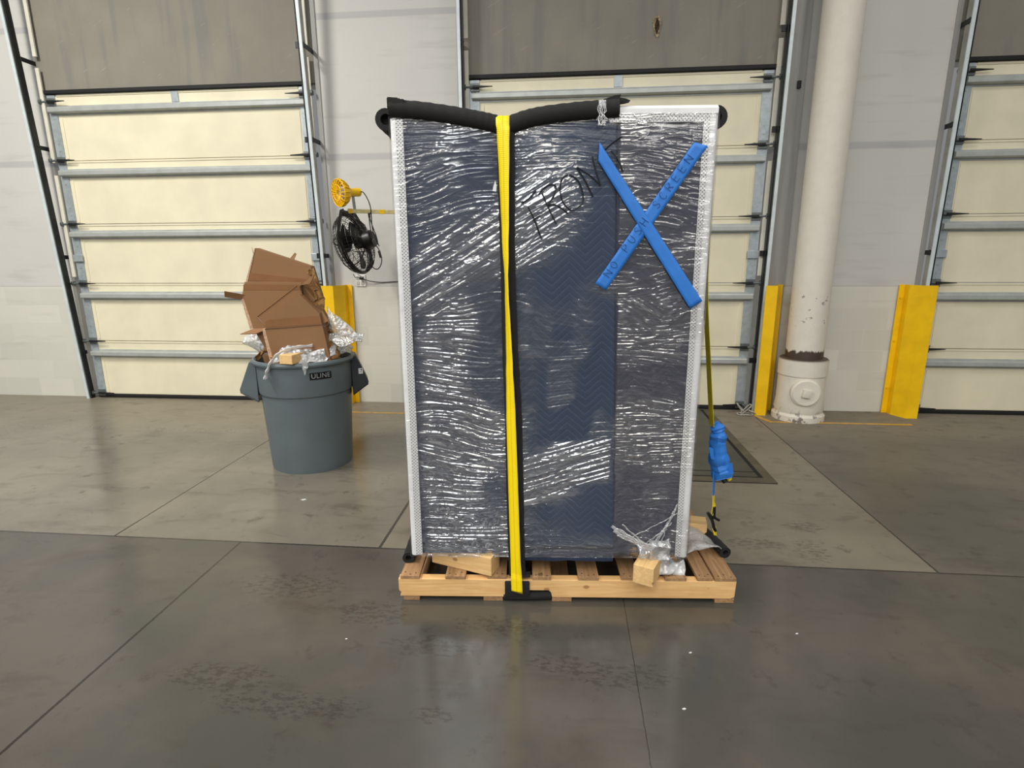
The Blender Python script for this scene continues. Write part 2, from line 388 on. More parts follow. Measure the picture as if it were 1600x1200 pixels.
def m_wood(name, a, b, kn, axis=0, sc=1):
    t = NT(name); P = t.coord(); st = [26, 26, 26]; st[axis] = 1.6
    inf = t.n('ShaderNodeObjectInfo').outputs['Random']
    k = t.n('ShaderNodeVectorMath', operation='ADD'); t.L.new(P, k.inputs[0]); t.L.new(t.comb(t.math('MULTIPLY', inf, 9), t.math('MULTIPLY', inf, 5), 0.0), k.inputs[1]); P2 = k.outputs[0]
    g = t.noise(t.scale(P2, tuple(st)), 2.0*sc, 4, .6, 1.2); g2 = t.noise(P2, 5, 3)
    kk = t.ramp(t.voro(t.scale(P2, (9, 9, 14)), 1.0), .08, .16, 1, 0)
    c = t.mix(t.ramp(g, .3, .7), a, b); c = t.mix(t.math('MULTIPLY', t.ramp(g2, .45, .7), .35), c, tuple(q*.72 for q in a)); c = t.mix(t.math('MULTIPLY', kk, .7), c, kn)
    c = t.mix(t.math('MULTIPLY', inf, .25), c, tuple(q*.7 for q in a))
    t.set(Base_Color=c, Roughness=.65, Normal=t.bump(g, .25, .002)); return t.m
M_pine = m_wood('fresh_pine', srgb(230, 178, 114), srgb(246, 204, 142), srgb(140, 84, 40), 0)
M_pineY = m_wood('fresh_pine_lengthwise', srgb(226, 182, 120), srgb(240, 204, 146), srgb(120, 72, 34), 1)
M_board = m_wood('weathered_board', srgb(148, 112, 76), srgb(188, 148, 106), srgb(78, 54, 36), 1)
M_card = None
def m_card():
    t = NT('corrugated_cardboard'); P = t.coord(); n = t.noise(P, 4, 3); fl = t.noise(t.scale(P, (3, 3, 120)), 1, 2)
    inf = t.n('ShaderNodeObjectInfo').outputs['Random']
    c = t.mix(n, srgb(122, 88, 55), srgb(140, 103, 67)); c = t.mix(t.math('MULTIPLY', t.ramp(fl, .45, .6), .15), c, srgb(130, 90, 56))
    c = t.mix(t.math('MULTIPLY', inf, .3), c, srgb(142, 100, 64))
    t.set(Base_Color=c, Roughness=.7, Normal=t.bump(fl, .1, .001)); return t.m
M_card = m_card()
M_cardin = plain('raw_cardboard_edge', srgb(196, 160, 132), .8, 0, .2, 60)
M_cardk = plain('kraft_paper_fill', srgb(164, 122, 72), .8, 0, .35, 22, .5)
M_ptape = plain('clear_packing_tape', srgb(132, 94, 62), .22, 0, .06, 8)
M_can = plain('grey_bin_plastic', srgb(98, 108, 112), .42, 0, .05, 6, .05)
M_can_shade = plain('shaded_bin_plastic', srgb(44, 48, 52), .5, 0, .08, 6)  # darker copy of the bin grey, shade of the right handle in its colour
M_black = plain('black_plastic', srgb(14, 14, 15), .4, 0, .1, 20)
M_labelt = plain('label_grey_ink', srgb(150, 156, 158), .5, 0, .05)
M_stick = plain('white_sticker', srgb(220, 222, 222), .5, 0, .03)
M_lens = plain('frosted_lamp_lens', srgb(190, 190, 190), .2, 0, .1, 40)
M_cable = plain('black_cable', srgb(20, 20, 20), .5, 0, .1)
M_armc = plain('cream_yellow_arm_paint', srgb(214, 200, 140), .45, 0, .15, 25)

# ================================================================ SETTING
YW = 5.49
def struct(o): o['kind'] = 'structure'; return o
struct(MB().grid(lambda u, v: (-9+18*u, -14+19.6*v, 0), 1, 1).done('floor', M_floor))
DC = [-3.76, .435, 4.63]          # dock door centres
HW = 1.40                         # half of a door opening
mb = MB(); xs = [-9] + [q for c in DC for q in (c-HW, c+HW)] + [9]
for i in range(0, len(xs), 2): mb.bx(xs[i], xs[i+1], YW, YW+.3, 0, 6.2)
for c in DC: mb.bx(c-HW, c+HW, YW+.06, YW+.3, 3.1, 6.2)
struct(mb.done('wall_back', M_wall))
for i, c in enumerate(DC):
    mb = MB(); mb.bx(c-HW+.002, c+HW-.002, YW-.004, YW+.058, 3.075, 6.2)
    o = struct(mb.done('trim_%d' % (i+1), M_header))
    if i == 1:
        h = MB()
        pts = [(.752+.034*cos(a)*(1+.25*sin(3*a)), 3.425+.085*sin(a)*(1+.12*cos(5*a))) for a in [2*pi*k/18 for k in range(18)]]
        h.prism(pts, YW-.012, YW-.003); h.done('chipped_rim', plain('chipped_plaster', srgb(164, 148, 118), .9, 0, .4, 60, .5), o, base=(0, 0, 0))
        h = MB(); h.prism([(.752+.02*cos(a), 3.425+.055*sin(a)*(1+.2*cos(4*a))) for a in [2*pi*k/14 for k in range(14)]], YW-.016, YW-.002)
        h.done('wall_hole', plain('hole_shadow_brown', srgb(62, 48, 32), .9, 0, .5, 40), o, base=(0, 0, 0))
JZ = [0.035, .625, 1.232, 1.83, 2.44, 3.05]
RZ = [.49, 1.105, 1.725, 2.32, 2.905]
def dock_door(i, c):
    d = thing('door_%d' % i, None, None, (c, YW, 0), kind='structure')
    x0, x1 = c-1.33, c+1.33; yf = YW-.012; N = dict(parent=d)
    for a, b in zip(JZ, JZ[1:]):
        mb = MB(); mb.bx(x0, x1, yf, yf+.05, a+.003, b-.003, .003)
        o = mb.done('door_section', M_cream, d)
        f = MB()                                         # pressed border that frames the recessed face
        rz = [z for z in RZ if a < z < b][0]
        f.bx(x0+.10, x1-.10, yf-.006, yf, b-.02, b-.003)
        f.bx(x0+.10, x0+.125, yf-.006, yf, a+.02, rz-.07); f.bx(x1-.125, x1-.10, yf-.006, yf, a+.02, rz-.07)
        f.done('pressed_border', M_cream, o)
    for z in RZ:
        mb = MB()
        mb.prism([(yf, z-.045), (yf-.006, z-.045), (yf-.006, z-.032), (yf-.045, z-.026), (yf-.052, z-.018), (yf-.052, z+.016), (yf-.045, z+.026), (yf-.006, z+.03), (yf-.006, z+.042), (yf, z+.042)], x0+.02, x1-.02, 'x')
        mb.done('reinforcing_rail', M_rail, d)
    for sx, ex in ((-1, x0), (1, x1)):
        for a, b in zip(JZ, JZ[1:]):
            mb = MB(); xa, xb = (ex, ex+.085) if sx < 0 else (ex-.085, ex)
            mb.bx(xa, xb, yf-.010, yf, a+.006, b-.006)
            for zz in (a+.05, a+.09, a+.16, b-.15, b-.22): mb.lathe([(0, 0), (.006, 0), (.006, .004), (0, .004)], n=8, M=Matrix.Translation(((xa+xb)/2, yf-.010, zz)) @ Matrix.Rotation(pi/2, 4, 'X'))
            mb.done('end_stile', M_galv, d)
        for z in JZ[1:]+[JZ[0]+.02]:
            zz = z if z < 3 else z-.07
            mb = MB(); xc = ex-sx*.045
            mb.bx(xc-.04, xc+.04, yf-.024, yf-.010, zz-.035, zz+.035, .003)
            mb.tube([(xc-sx*.03, yf-.035, zz), (ex+sx*.06, yf-.035, zz)], .011, 8)
            mb.lathe([(0, -.012), (.024, -.012), (.024, .012), (0, .012)], n=14, M=Matrix.Translation((ex+sx*.045, yf-.035, zz)) @ Matrix.Rotation(pi/2, 4, 'Y'))
            o = mb.done('roller_hinge', M_galvd, d)
            k = MB(); k.tube([(ex-sx*.03, yf-.045, zz), (ex-sx*.07, yf-.045, zz), (ex-sx*.17, yf-.045, zz), (ex-sx*.21, yf-.045, zz)], [.013, .012, .006, .004], 6)
            k.done('shaft', M_dark, o)
        mb = MB(); mb.bx(ex-sx*.045-.05, ex-sx*.045+.05, yf-.03, yf-.010, 1.455, 1.525, .004); mb.done('lock_plate', M_galv, d)
    mb = MB(); mb.bx(c-.035, c+.035, yf-.010, yf, 2.95, 3.045)
    mb.done('center_stile', M_galv, d)
    for q in (JZ[0],): 
        mb = MB(); mb.bx(x0, x1, yf-.02, yf+.05, .004, .034, .004); mb.done('bottom_seal', M_rub, d)
    mb = MB(); mb.bx(x0-.02, x1+.03, yf-.03, yf+.03, 3.052, 3.085, .004); mb.done('top_seal', M_rub, d)
    # tracks either side, leaning off the wall towards the top
    lean = {1: .17, 2: .07, 3: .07}[i]
    for sx in (-1, 1):
        t = MB(); xo = c+sx*1.40; yb, yt = YW-.085, YW-.085-lean
        zt = 5.0; ytt = yb+(yt-yb)*zt/3.7
        # near edge angle
        def slab(mb, xa, xb, o0, o1):
            vs = []
            for z, y in ((0.0, yb), (zt, ytt)):
                for X, oy in ((xa, o0), (xb, o0), (xb, o1), (xa, o1)): vs.append(mb.bm.verts.new((X, y+oy, z)))
            for a in ((0, 1, 5, 4), (1, 2, 6, 5), (2, 3, 7, 6), (3, 0, 4, 7), (0, 3, 2, 1), (4, 5, 6, 7)): mb.face([vs[q] for q in a])
        slab(t, xo-.014, xo+.014, -.012, .0); tr = t.done('track_edge', M_railw, d)
        t = MB(); vs = [t.bm.verts.new(q) for q in ((xo-.003, yb, 0), (xo+.003, yb, 0), (xo+.003, yb+.07, 0), (xo-.003, yb+.07, 0), (xo-.003, ytt, zt), (xo+.003, ytt, zt), (xo+.003, ytt+.09, zt), (xo-.003, ytt+.09, zt))]
        for a in ((0, 1, 5, 4), (1, 2, 6, 5), (2, 3, 7, 6), (3, 0, 4, 7), (0, 3, 2, 1), (4, 5, 6, 7)): t.face([vs[q] for q in a])
        t.done('track_web', M_track, d)
        t = MB(); slab(t, xo-sx*.02-.008, xo-sx*.02+.008, .03, .05); slab(t, xo-sx*.03-.003, xo-sx*.03+.003, .0, .05); t.done('roller_track', M_dark, d)
        t = MB()
        for za, zb in ((1.3, 2.3), (2.42, 3.28), (3.38, 5.0)):
            ya = YW-.05; y2 = YW-.05; X = xo-sx*.045
            vs = [t.bm.verts.new(q) for q in ((X-.018, ya+.0, za), (X+.018, ya+.0, za), (X+.018, ya+.015, za), (X-.018, ya+.015, za), (X-.018, y2, zb), (X+.018, y2, zb), (X+.018, y2+.015, zb), (X-.018, y2+.015, zb))]
            for a in ((0, 1, 5, 4), (1, 2, 6, 5), (2, 3, 7, 6), (3, 0, 4, 7), (0, 3, 2, 1), (4, 5, 6, 7)): t.face([vs[q] for q in a])
        t.done('cover_strip', M_strip, d)
        for z in (.5, 1.5, 2.55, 3.33):
            y = yb+(yt-yb)*z/3.7; t = MB(); t.bx(xo+sx*.004-.003, xo+sx*.004+.003, y, YW-.002, z-.02, z+.02); t.bx(xo-sx*.05-.02, xo+sx*.005, y+.03, y+.045, z-.025, z+.025)
            t.lathe([(0, 0), (.01, 0), (.01, .008), (0, .008)], n=6, M=Matrix.Translation((xo-sx*.03, y+.03, z)) @ Matrix.Rotation(pi/2, 4, 'X'))
            t.done('track_bracket', M_dark, d)
    return d
for i, c in enumerate(DC): dock_door(i+1, c)
for k, (xa, xb) in enumerate(((DC[0]+1.40, DC[0]+1.445), (DC[1]-1.45, DC[1]-1.405), (DC[1]+1.405, DC[1]+1.60), (DC[2]-1.45, DC[2]-1.405))):
    mb = MB(); mb.bx(xa+.004, xb, YW-.012, YW-.001, 0 if k != 2 else 1.2, 6.2)
    if k == 2: mb.bx(xa+.004, xb, YW-.012, YW-.001, 0, 1.195)
    struct(mb.done('trim_%d' % (k+4), M_jamb))
mb = MB(); mb.bx(1.965, 1.995, YW-.035, YW-.012, 2.89, 2.95, .003); mb.bx(1.972, 1.99, YW-.038, YW-.034, 2.925, 2.932)
tag(mb.done('switch_box', M_dark, base=(1.98, YW-.02, 2.92)), 'tiny dark box screwed to the grey door jamb high on the right', 'box')

# yellow track guards
def guard(c, sx, label, wf=.10):
    xi = c+sx*1.37
    x1 = xi+sx*wf; prof = [(xi, 5.27), (x1, 5.27), (x1+sx*.065, 5.40), (x1+sx*.065, YW-.016)]
    x3 = x1+sx*.065
    inner = [(x3-sx*.008, YW-.016), (x3-sx*.008, 5.402), (x1-sx*.005, 5.278), (xi, 5.278)]
    mb = MB(); mb.prism(prof+inner, 0.0, 1.216, 'z')
    o = thing('track_guard', label, 'guard rail', (x1, 5.35, 0), group='yellow track guards')
    mb.done('guard_plate', M_yellow, o)
    mb = MB(); mb.bx(min(x3, x3+sx*.05), max(x3, x3+sx*.05), YW-.026, YW-.014, .0, 1.216, .002)
    for z in (.25, .7, 1.1): mb.lathe([(0, 0), (.012, 0), (.012, .01), (0, .01)], n=6, M=Matrix.Translation((x3+sx*.028, YW-.025, z)) @ Matrix.Rotation(pi/2, 4, 'X'))
    mb.done('wall_flange', M_yellow, o)
    return o
guard(DC[0], 1, 'yellow steel guard on the wall right behind the trash can and cardboard', .14)
guard(DC[1], -1, 'yellow steel guard on the wall hidden behind the wrapped cabinet')
guard(DC[1], 1, 'yellow steel guard standing beside the white downpipe')
guard(DC[2], -1, 'yellow steel guard right of the white downpipe, at the next dock door')

# dock leveler
d = thing('dock_leveler', 'dark steel dock leveler plate set in the floor behind the wrapped cabinet', 'dock leveler', (.43, 4.6, 0))
mb = MB(); mb.bx(-.56, 1.425, 3.60, 5.44, .0005, .002); mb.done('pit_shade', M_pit, d)  # flat black sheet standing in for the shade in the gaps
mb = MB(); mb.bx(-.44, 1.335, 3.80, 5.42, .002, .006); mb.bx(-.44, 1.335, 3.705, 3.785, .002, .006); mb.done('leveler_plate', M_plate, d)
mb = MB(); mb.bx(1.365, 1.43, 3.605, 5.44, .002, .005); mb.bx(-.565, -.475, 3.605, 5.44, .002, .005); mb.bx(-.475, 1.365, 3.605, 3.69, .002, .005); mb.done('steel_curb', M_curb, d)
# concrete strip beside the leveler pit, yellow floor paint
mb = MB(); mb.bx(-2.24, -.98, 5.065, 5.10, .0006, .0016)
mb.prism([(1.79, 5.25), (1.835, 5.25), (1.90, 5.085), (3.1, 5.085), (3.1, 5.04), (1.87, 5.04)], .0006, .0016, 'z')
tag(mb.done('floor_line', M_line, base=(-1.6, 5.08, 0)), 'worn thin yellow painted line on the floor along the back wall', 'floor marking')

# downpipe with cleanout
PX, PY = 2.185, 5.245
d = thing('downpipe', 'fat white downpipe with flaking paint and a round cleanout cap', 'pipe', (PX, PY, 0))
mb = MB(); mb.lathe([(.158, .50), (.158, 6.1)], (PX, PY), 40); mb.done('upper_pipe', M_pipe, d, smooth=True)
mb = MB(); mb.lathe([(.0, .0), (.225, .0), (.225, .05), (.20, .07), (.212, .10), (.20, .2), (.20, .41), (.208, .42), (.208, .56), (.195, .57), (.158, .575)], (PX, PY), 40)
o = mb.done('cleanout_fitting', M_pipe, d, smooth=30)
mb = MB(); Mx = Matrix.Translation((PX-.03, PY-.19, .28)) @ Matrix.Rotation(radians(-8), 4, 'Z') @ Matrix.Rotation(pi/2, 4, 'X')
mb.lathe([(.125, -.06), (.125, .02), (.11, .03), (.11, .035), (0, .035)], n=36, M=Mx); mb.box((PX-.035, PY-.235, .28), (.07, .03, .07), Matrix.Rotation(radians(8), 3, 'Y'), .003)
mb.done('cleanout_cap', M_pipe, o, smooth=30)

# pull rope coil beside right track
mb = MB()
for r0, cx, cz, cy, ti in ((.055, 1.70, .045, 5.33, .9), (.05, 1.74, .05, 5.31, -.8), (.06, 1.72, .012, 5.27, 0), (.035, 1.79, .03, 5.29, .5)):
    pts = []
    for k in range(20):
        a = 2*pi*k/20; q = Vector((r0*1.2*cos(a), r0*.7*sin(a), 0)); q.rotate(Matrix.Rotation(ti, 3, 'Y')); pts.append(q+Vector((cx, cy, cz+.004*sin(3*a))))
    mb.tube(pts, .007, 6, closed=True)
tag(mb.done('pull_rope', plain('grubby_white_rope', srgb(176, 172, 160), .7, 0, .3, 60), base=(1.73, 5.3, 0), smooth=True), 'tangled coil of grubby white rope on the floor under the right door track', 'rope')

# outlet
d = thing('wall_outlet', 'white square electrical outlet on the wall under the black fan', 'outlet', (-2.045, YW, 1.26))
mb = MB(); mb.bx(-2.095, -1.995, YW-.012, YW, 1.20, 1.315, .004); mb.done('outlet_plate', M_white, d)
M_ivory = plain('aged_ivory_plastic', srgb(196, 192, 180), .4)
for dx in (-.022, .026):
    for z in (1.232, 1.283):
        mb = MB(); mb.bx(-2.05+dx-.016, -2.05+dx+.016, YW-.016, YW-.011, z-.02, z+.02, .003); mb.done('receptacle', M_ivory, d)
def smoothpath(pts, k=8):
    P = [Vector(q) for q in pts]; out = []
    for i in range(len(P)-1):
        a, b, c, e = P[max(i-1, 0)], P[i], P[i+1], P[min(i+2, len(P)-1)]
        for j in range(k):
            t = j/k; out.append(.5*((2*b)+(-a+c)*t+(2*a-5*b+4*c-e)*t*t+(-a+3*b-3*c+e)*t**3))
    out.append(P[-1]); return out
d = thing('power_cord', 'black power cord plugged into the wall outlet and running right', 'cord', (-2.03, YW-.02, 1.28))
mb = MB(); mb.bx(-2.045, -2.01, YW-.05, YW-.017, 1.268, 1.292, .005); mb.done('plug', M_black, d)
mb = MB(); mb.tube(smoothpath([(-2.02, YW-.045, 1.278), (-1.95, YW-.03, 1.255), (-1.85, YW-.01, 1.24), (-1.7, YW-.008, 1.245), (-1.4, YW-.008, 1.26)]), .004, 6); mb.done('cable', M_cable, d, smooth=True)

# dock light with its swing arm
d = thing('dock_light', 'yellow caged dock light on a swing arm above the fan', 'lamp', (-1.2, YW, 1.89))
A0 = Vector((-1.93, 4.97, 1.885)); A1 = Vector((-1.15, YW-.03, 1.89)); ad = (A1-A0).normalized(); ar = Matrix((ad, Vector((0, 0, 1)).cross(ad), Vector((0, 0, 1)))).transposed()
mb = MB(); mb.box((A0+A1)/2, ((A1-A0).length, .022, .034), ar, .003)
arm = mb.done('swing_arm', M_armc, d)
mb = MB(); mb.box(A0+ad*.02+Vector((0, 0, 0)), (.03, .026, .04), ar, .003); mb.done('yellow_clamp', M_yellow, arm)
mb = MB(); mb.box(A0+ad*.30, (.05, .026, .037), ar, .002); mb.done('yellow_clamp', M_yellow, arm)
mb = MB(); mb.bx(-1.22, -1.08, YW-.04, YW, 1.80, 1.98, .004); mb.done('wall_plate', M_armc, d)
hd = Vector((-.62, -.77, -.10)).normalized()      # direction the lamp faces
hc = Vector((-1.905, 4.93, 2.035))                  # back of the bowl
Mh = Matrix.Translation(hc) @ hd.to_track_quat('Z', 'Y').to_matrix().to_4x4()
mb = MB(); mb.lathe([(0, -.12), (.032, -.12), (.036, -.115), (.036, -.02), (.045, .0), (.045, .02)], n=24, M=Mh); mb.done('lamp_body', M_yellow, d, smooth=30)
mb = MB(); mb.lathe([(.04, .0), (.07, .02), (.098, .065), (.108, .085), (.112, .085), (.112, .075), (.098, .05), (.072, .008), (.045, -.01)], n=36, M=Mh)
for k in range(18):
    a = 2*pi*k/18; mb.tube([Mh @ Vector((r*cos(a), r*sin(a), z)) for r, z in ((.03, .088), (.06, .10), (.095, .098), (.113, .08))], .004, 5)
    mb.tube([Mh @ Vector((r*cos(a), r*sin(a), z)) for r, z in ((.05, .0), (.082, .02), (.108, .055), (.117, .085))], .005, 5)
for r, z in ((.03, .088), (.066, .101), (.113, .09)): mb.tube([Mh @ Vector((r*cos(2*pi*k/28), r*sin(2*pi*k/28), z)) for k in range(28)], .004, 5, closed=True)
mb.done('lamp_cage', M_yellow, d, smooth=True)
mb = MB(); mb.lathe([(0, .075), (.03, .073), (.052, .06), (.056, .03)], n=28, M=Mh); mb.done('lens', M_lens, d, smooth=True)
mb = MB(); mb.tube([hc-hd*.05+Vector((0, 0, -.036)), A0+ad*.06+Vector((0, 0, .017))], .014, 4); mb.done('yoke', M_galv, d)
mb = MB()
mb.tube(smoothpath([hc-hd*.12, (-1.76, 4.93, 2.03), (-1.71, 4.93, 1.92), (-1.70, 4.93, 1.72), (-1.65, 4.93, 1.58)]), .0045, 6)
mb.tube(smoothpath([(-1.52, 5.2, 1.905), (-1.50, 5.25, 1.97), (-1.42, 5.35, 2.05), (-1.30, YW-.03, 2.08), (-1.2, YW-.01, 1.97)]), .0045, 6)
mb.done('lamp_cord', M_cable, d, smooth=True)

# fan hanging from the arm
fc = Vector((-1.895, 4.98, 1.60)); fd = Vector((-.97, .10, -.27)).normalized()
d = thing('wall_fan', 'black caged fan hanging under the yellow dock light arm', 'fan', tuple(fc))
Mf = Matrix.Translation(fc) @ fd.to_track_quat('Z', 'Y').to_matrix().to_4x4()
RF = .262
def ring(mb, r, z, th, n=40): mb.tube([Mf @ Vector((r*cos(2*pi*k/n), r*sin(2*pi*k/n), z)) for k in range(n)], th, 5, closed=True)
for nm, sg, zz in (('front_cage', 1, .03), ('rear_cage', -1, -.03)):
    mb = MB()
    for k in range(54):
        a = 2*pi*k/54; mb.tube([Mf @ Vector((r*cos(a), r*sin(a), zz+sg*z)) for r, z in ((.04, .075), (.12, .078), (.20, .06), (.245, .025), (RF, -.02))], .0018, 4, cap=False)
    for r, z in ((.05, .076), (.10, .079), (.15, .074), (.20, .06), (.24, .03)): ring(mb, r, zz+sg*z, .0024)
    for k in range(6):
        a = 2*pi*k/6+.2; mb.tube([Mf @ Vector((r*cos(a), r*sin(a), zz+sg*z)) for r, z in ((.04, .079), (.12, .082), (.20, .064), (.245, .029), (RF, -.02))], .0042, 5)
    mb.done(nm, M_black, d, smooth=True)
mb = MB(); ring(mb, RF+.002, 0, .011); ring(mb, RF, .02, .006); ring(mb, RF, -.02, .006); mb.done('cage_band', M_black, d, smooth=True)
mb = MB(); mb.lathe([(0, .10), (.045, .10), (.05, .09), (.05, .07)], n=24, M=Mf); mb.done('grille_badge', M_black, d, smooth=30)
mb = MB(); mb.lathe([(0, -.20), (.055, -.20), (.075, -.185), (.08, -.16), (.08, -.10), (.06, -.09), (.05, -.02), (0, -.02)], n=28, M=Mf); o = mb.done('motor', M_black, d, smooth=30)
mb = MB(); mb.lathe([(0, -.007), (.006, -.006), (0, .004)], n=8, M=Mf @ Matrix.Translation((.05, -.02, -.205))); mb.done('chrome_screw', M_galv, o)
for k in range(3):
    mb = MB(); a0 = 2*pi*k/3
    def bl(u, v, a0=a0):
        r = .045+.185*u; a = a0+(v-.5)*(1.5-.5*u)+.35*u; z = -.005+.045*(.5-v)
        return Mf @ Vector((r*cos(a), r*sin(a), z))
    mb.grid(bl, 8, 8); mb.done('blade', M_black, d, smooth=True, solid=.003)
sd = Vector((0, 0, 1)).cross(fd).normalized(); top = A0+Vector((.0, 0, -.02))
mb = MB()
for s_ in (-1, 1):
    a = fc+sd*s_*(RF+.018); up = top+sd*s_*.13+Vector((0, 0, .0)); mb.tube([a, a+Vector((0, 0, .09)), up, up*.6+top*.4+Vector((0, 0, .01))], .026, 4, flat=.55)
mb.tube([top+sd*.14, top-sd*.14], .02, 4, flat=.3); mb.done('hanging_bracket', M_black, d)
mb = MB()
mb.tube(smoothpath([(-1.72, 4.9, 1.86), (-1.70, 4.9, 1.78), (-1.66, 4.9, 1.66), (-1.655, 4.9, 1.60), (-1.69, 4.9, 1.59), (-1.70, 4.9, 1.66), (-1.715, 4.9, 1.80), (-1.71, 4.93, 1.87)]), .0045, 6)
mb.tube(smoothpath([(-1.68, 4.9, 1.60), (-1.64, 4.9, 1.54), (-1.625, 4.9, 1.45), (-1.66, 4.9, 1.385), (-1.71, 4.9, 1.40), (-1.73, 4.92, 1.48), (-1.77, 4.94, 1.55)]), .0045, 6)
mb.tube([(-1.70, 4.9, 1.63), (-1.675, 4.9, 1.575)], .011, 6); mb.tube([(-1.645, 4.9, 1.54), (-1.63, 4.9, 1.48)], .011, 6); mb.tube([(-1.715, 4.9, 1.86), (-1.712, 4.9, 1.82)], .010, 6)
mb.done('fan_cord', M_cable, d, smooth=True)
mb = MB(); fb = fc-Vector((0, 0, 1))*(RF+.02)*1.0; mb.tube(smoothpath([fb+Vector((-.03, 0, .02)), fb+Vector((-.01, 0, -.012)), fb+Vector((.03, 0, -.012)), fb+Vector((.04, 0, .0)), fb+Vector((.01, 0, .015))], 4), .003, 5); mb.done('wire_hook', M_black, d)

# ================================================================ TRASH CAN AND ITS CONTENTS
TC = (-1.865, 3.78)
d = thing('trash_can', 'grey round plastic trash can overflowing with cardboard and bubble wrap', 'trash can', (*TC, 0))
mb = MB(); mb.lathe([(0, .012), (.262, .012), (.272, 0), (.280, .0), (.284, .02), (.312, .555), (.322, .562), (.326, .585), (.330, .765), (.348, .772), (.352, .785), (.346, .80), (.335, .802), (.322, .79), (.300, .56), (.268, .03), (0, .03)], TC, 72)
mb.done('can_body', M_can, d, smooth=35)
hdn = Vector((.92, .39, 0)).normalized(); hp = Vector((-hdn.y, hdn.x, 0))
for s_ in (-1, 1):
    mb = MB(); prof = [(.315, .79), (.352, .79), (.428, .60), (.425, .575), (.318, .50)]
    Mr = Matrix((hdn*s_, hp*s_, Vector((0, 0, 1)))).transposed().to_4x4(); Mr.translation = (*TC, 0)
    n0 = len(mb.bm.verts); mb.prism(prof, -.10, -.085); mb.prism(prof, .085, .10)
    mb.prism([(.345, .79), (.355, .79), (.432, .60), (.428, .572), (.418, .58), (.42, .60)], -.10, .10)
    mb.prism([(.318, .50), (.318, .515), (.42, .585), (.428, .575)], -.10, .10)
    bmesh.ops.transform(mb.bm, matrix=Mr, verts=mb.bm.verts); mb.done('handle', M_can if s_ < 0 else M_can_shade, d, bevel=.003)
# sticker on right handle
mb = MB(); q = [Mr @ Vector(v) for v in ((.365, -.102, .66), (.395, -.102, .66), (.395, -.102, .70), (.365, -.102, .70))]
mb.face([mb.bm.verts.new(v) for v in q]); o = mb.done('sticker', M_stick, d, solid=.002)
mb = MB(); 
for a, b, e, f in ((.370, .672, .388, .676), (.370, .688, .376, .692), (.380, .684, .390, .694)):
    mb.face([mb.bm.verts.new(Mr @ Vector(v)) for v in ((a, -.1035, b), (e, -.1035, b), (e, -.1035, f), (a, -.1035, f))])
mb.done('sticker_print', M_black, o)
# curved maker's plate and raised lettering on the can front
LA = math.atan2(-.74, .68); LR = .3295
def on_can(s_, z, out=0): a = LA+s_/LR; return (TC[0]+(LR+out)*cos(a), TC[1]+(LR+out)*sin(a), z)
mb = MB(); mb.grid(lambda u, v: on_can(-.074+.148*u, .682+.048*v, .001), 12, 2); lb = mb.done('name_plate', M_black, d, solid=.002)
def text_mesh(body, size):
    cu = bpy.data.curves.new('t', 'FONT'); cu.body = body; cu.size = size; cu.align_x = 'CENTER'; cu.align_y = 'CENTER'; cu.space_character = 1.08
    ob = bpy.data.objects.new('t', cu); COL.objects.link(ob); bpy.context.view_layer.update()
    me = bpy.data.meshes.new_from_object(ob.evaluated_get(bpy.context.evaluated_depsgraph_get()))
    bpy.data.objects.remove(ob); bpy.data.curves.remove(cu); return me
me = text_mesh('ULINE', .046)
wid = max(v.co.x for v in me.vertices)-min(v.co.x for v in me.vertices); kx = .125/wid
mb = MB(); vs = [mb.bm.verts.new(on_can(v.co.x*kx, .706+v.co.y, .0035)) for v in me.vertices]
for f in me.polygons: mb.face([vs[k] for k in f.vertices])
mb.done('plate_lettering', M_labelt, lb)

def panel(name, pts, y, th, mat, parent=None, ybend=0, frame=W, tilt=0):
    """flat sheet with thickness from an outline (x,z) at depth y; tilt = dy per z above its lowest point"""
    z0 = min(q[1] for q in pts); mb = MB()
    A = [mb.bm.verts.new((x, y+tilt*(z-z0), z)) for x, z in pts]; B = [mb.bm.verts.new((x, y+th+tilt*(z-z0), z)) for x, z in pts]; n = len(pts)
    mb.face(A); mb.face(B[::-1])
    for i in range(n): mb.face((A[i], B[i], B[(i+1) % n], A[(i+1) % n]))
    return mb.done(name, mat, parent)
def sheet(name, q, mat, parent, th=.005):
    mb = MB(); mb.face([mb.bm.verts.new(v) for v in q]); return mb.done(name, mat, parent, solid=th)
# boxes: tall flattened carton at the back, one across it, one in front
b = thing('cardboard_box', 'tallest tilted flattened brown box at the back of the trash can', 'cardboard box', (-1.95, 3.76, .75), group='flattened boxes in the trash can')
panel('carton', [(-2.132, 1.552), (-1.745, 1.428), (-1.69, 1.20), (-1.80, .70), (-2.14, .70), (-2.262, 1.240)], 3.745, .06, M_card, b)
panel('tape_seam', [(-2.19, 1.385), (-1.735, 1.335), (-1.72, 1.29), (-2.215, 1.335)], 3.7435, .001, M_ptape, b)
sheet('side_flap', [(-2.185, 3.80, 1.56), (-2.21, 3.86, 1.51), (-2.19, 3.86, 1.41), (-2.165, 3.79, 1.45)], M_cardin, b)
sheet('top_flap', [(-1.925, 3.81, 1.475), (-1.905, 3.86, 1.52), (-1.895, 3.86, 1.51), (-1.895, 3.81, 1.465)], M_card, b)
panel('raw_edge', [(-2.262, 1.240), (-2.148, 1.50), (-2.135, 1.552), (-2.128, 1.55), (-2.24, 1.245)], 3.742, .002, M_cardin, b)
b = thing('cardboard_box', 'middle brown box with dark open flaps and diagonal creases, above the rim', 'cardboard box', (-1.92, 3.70, .75), group='flattened boxes in the trash can')
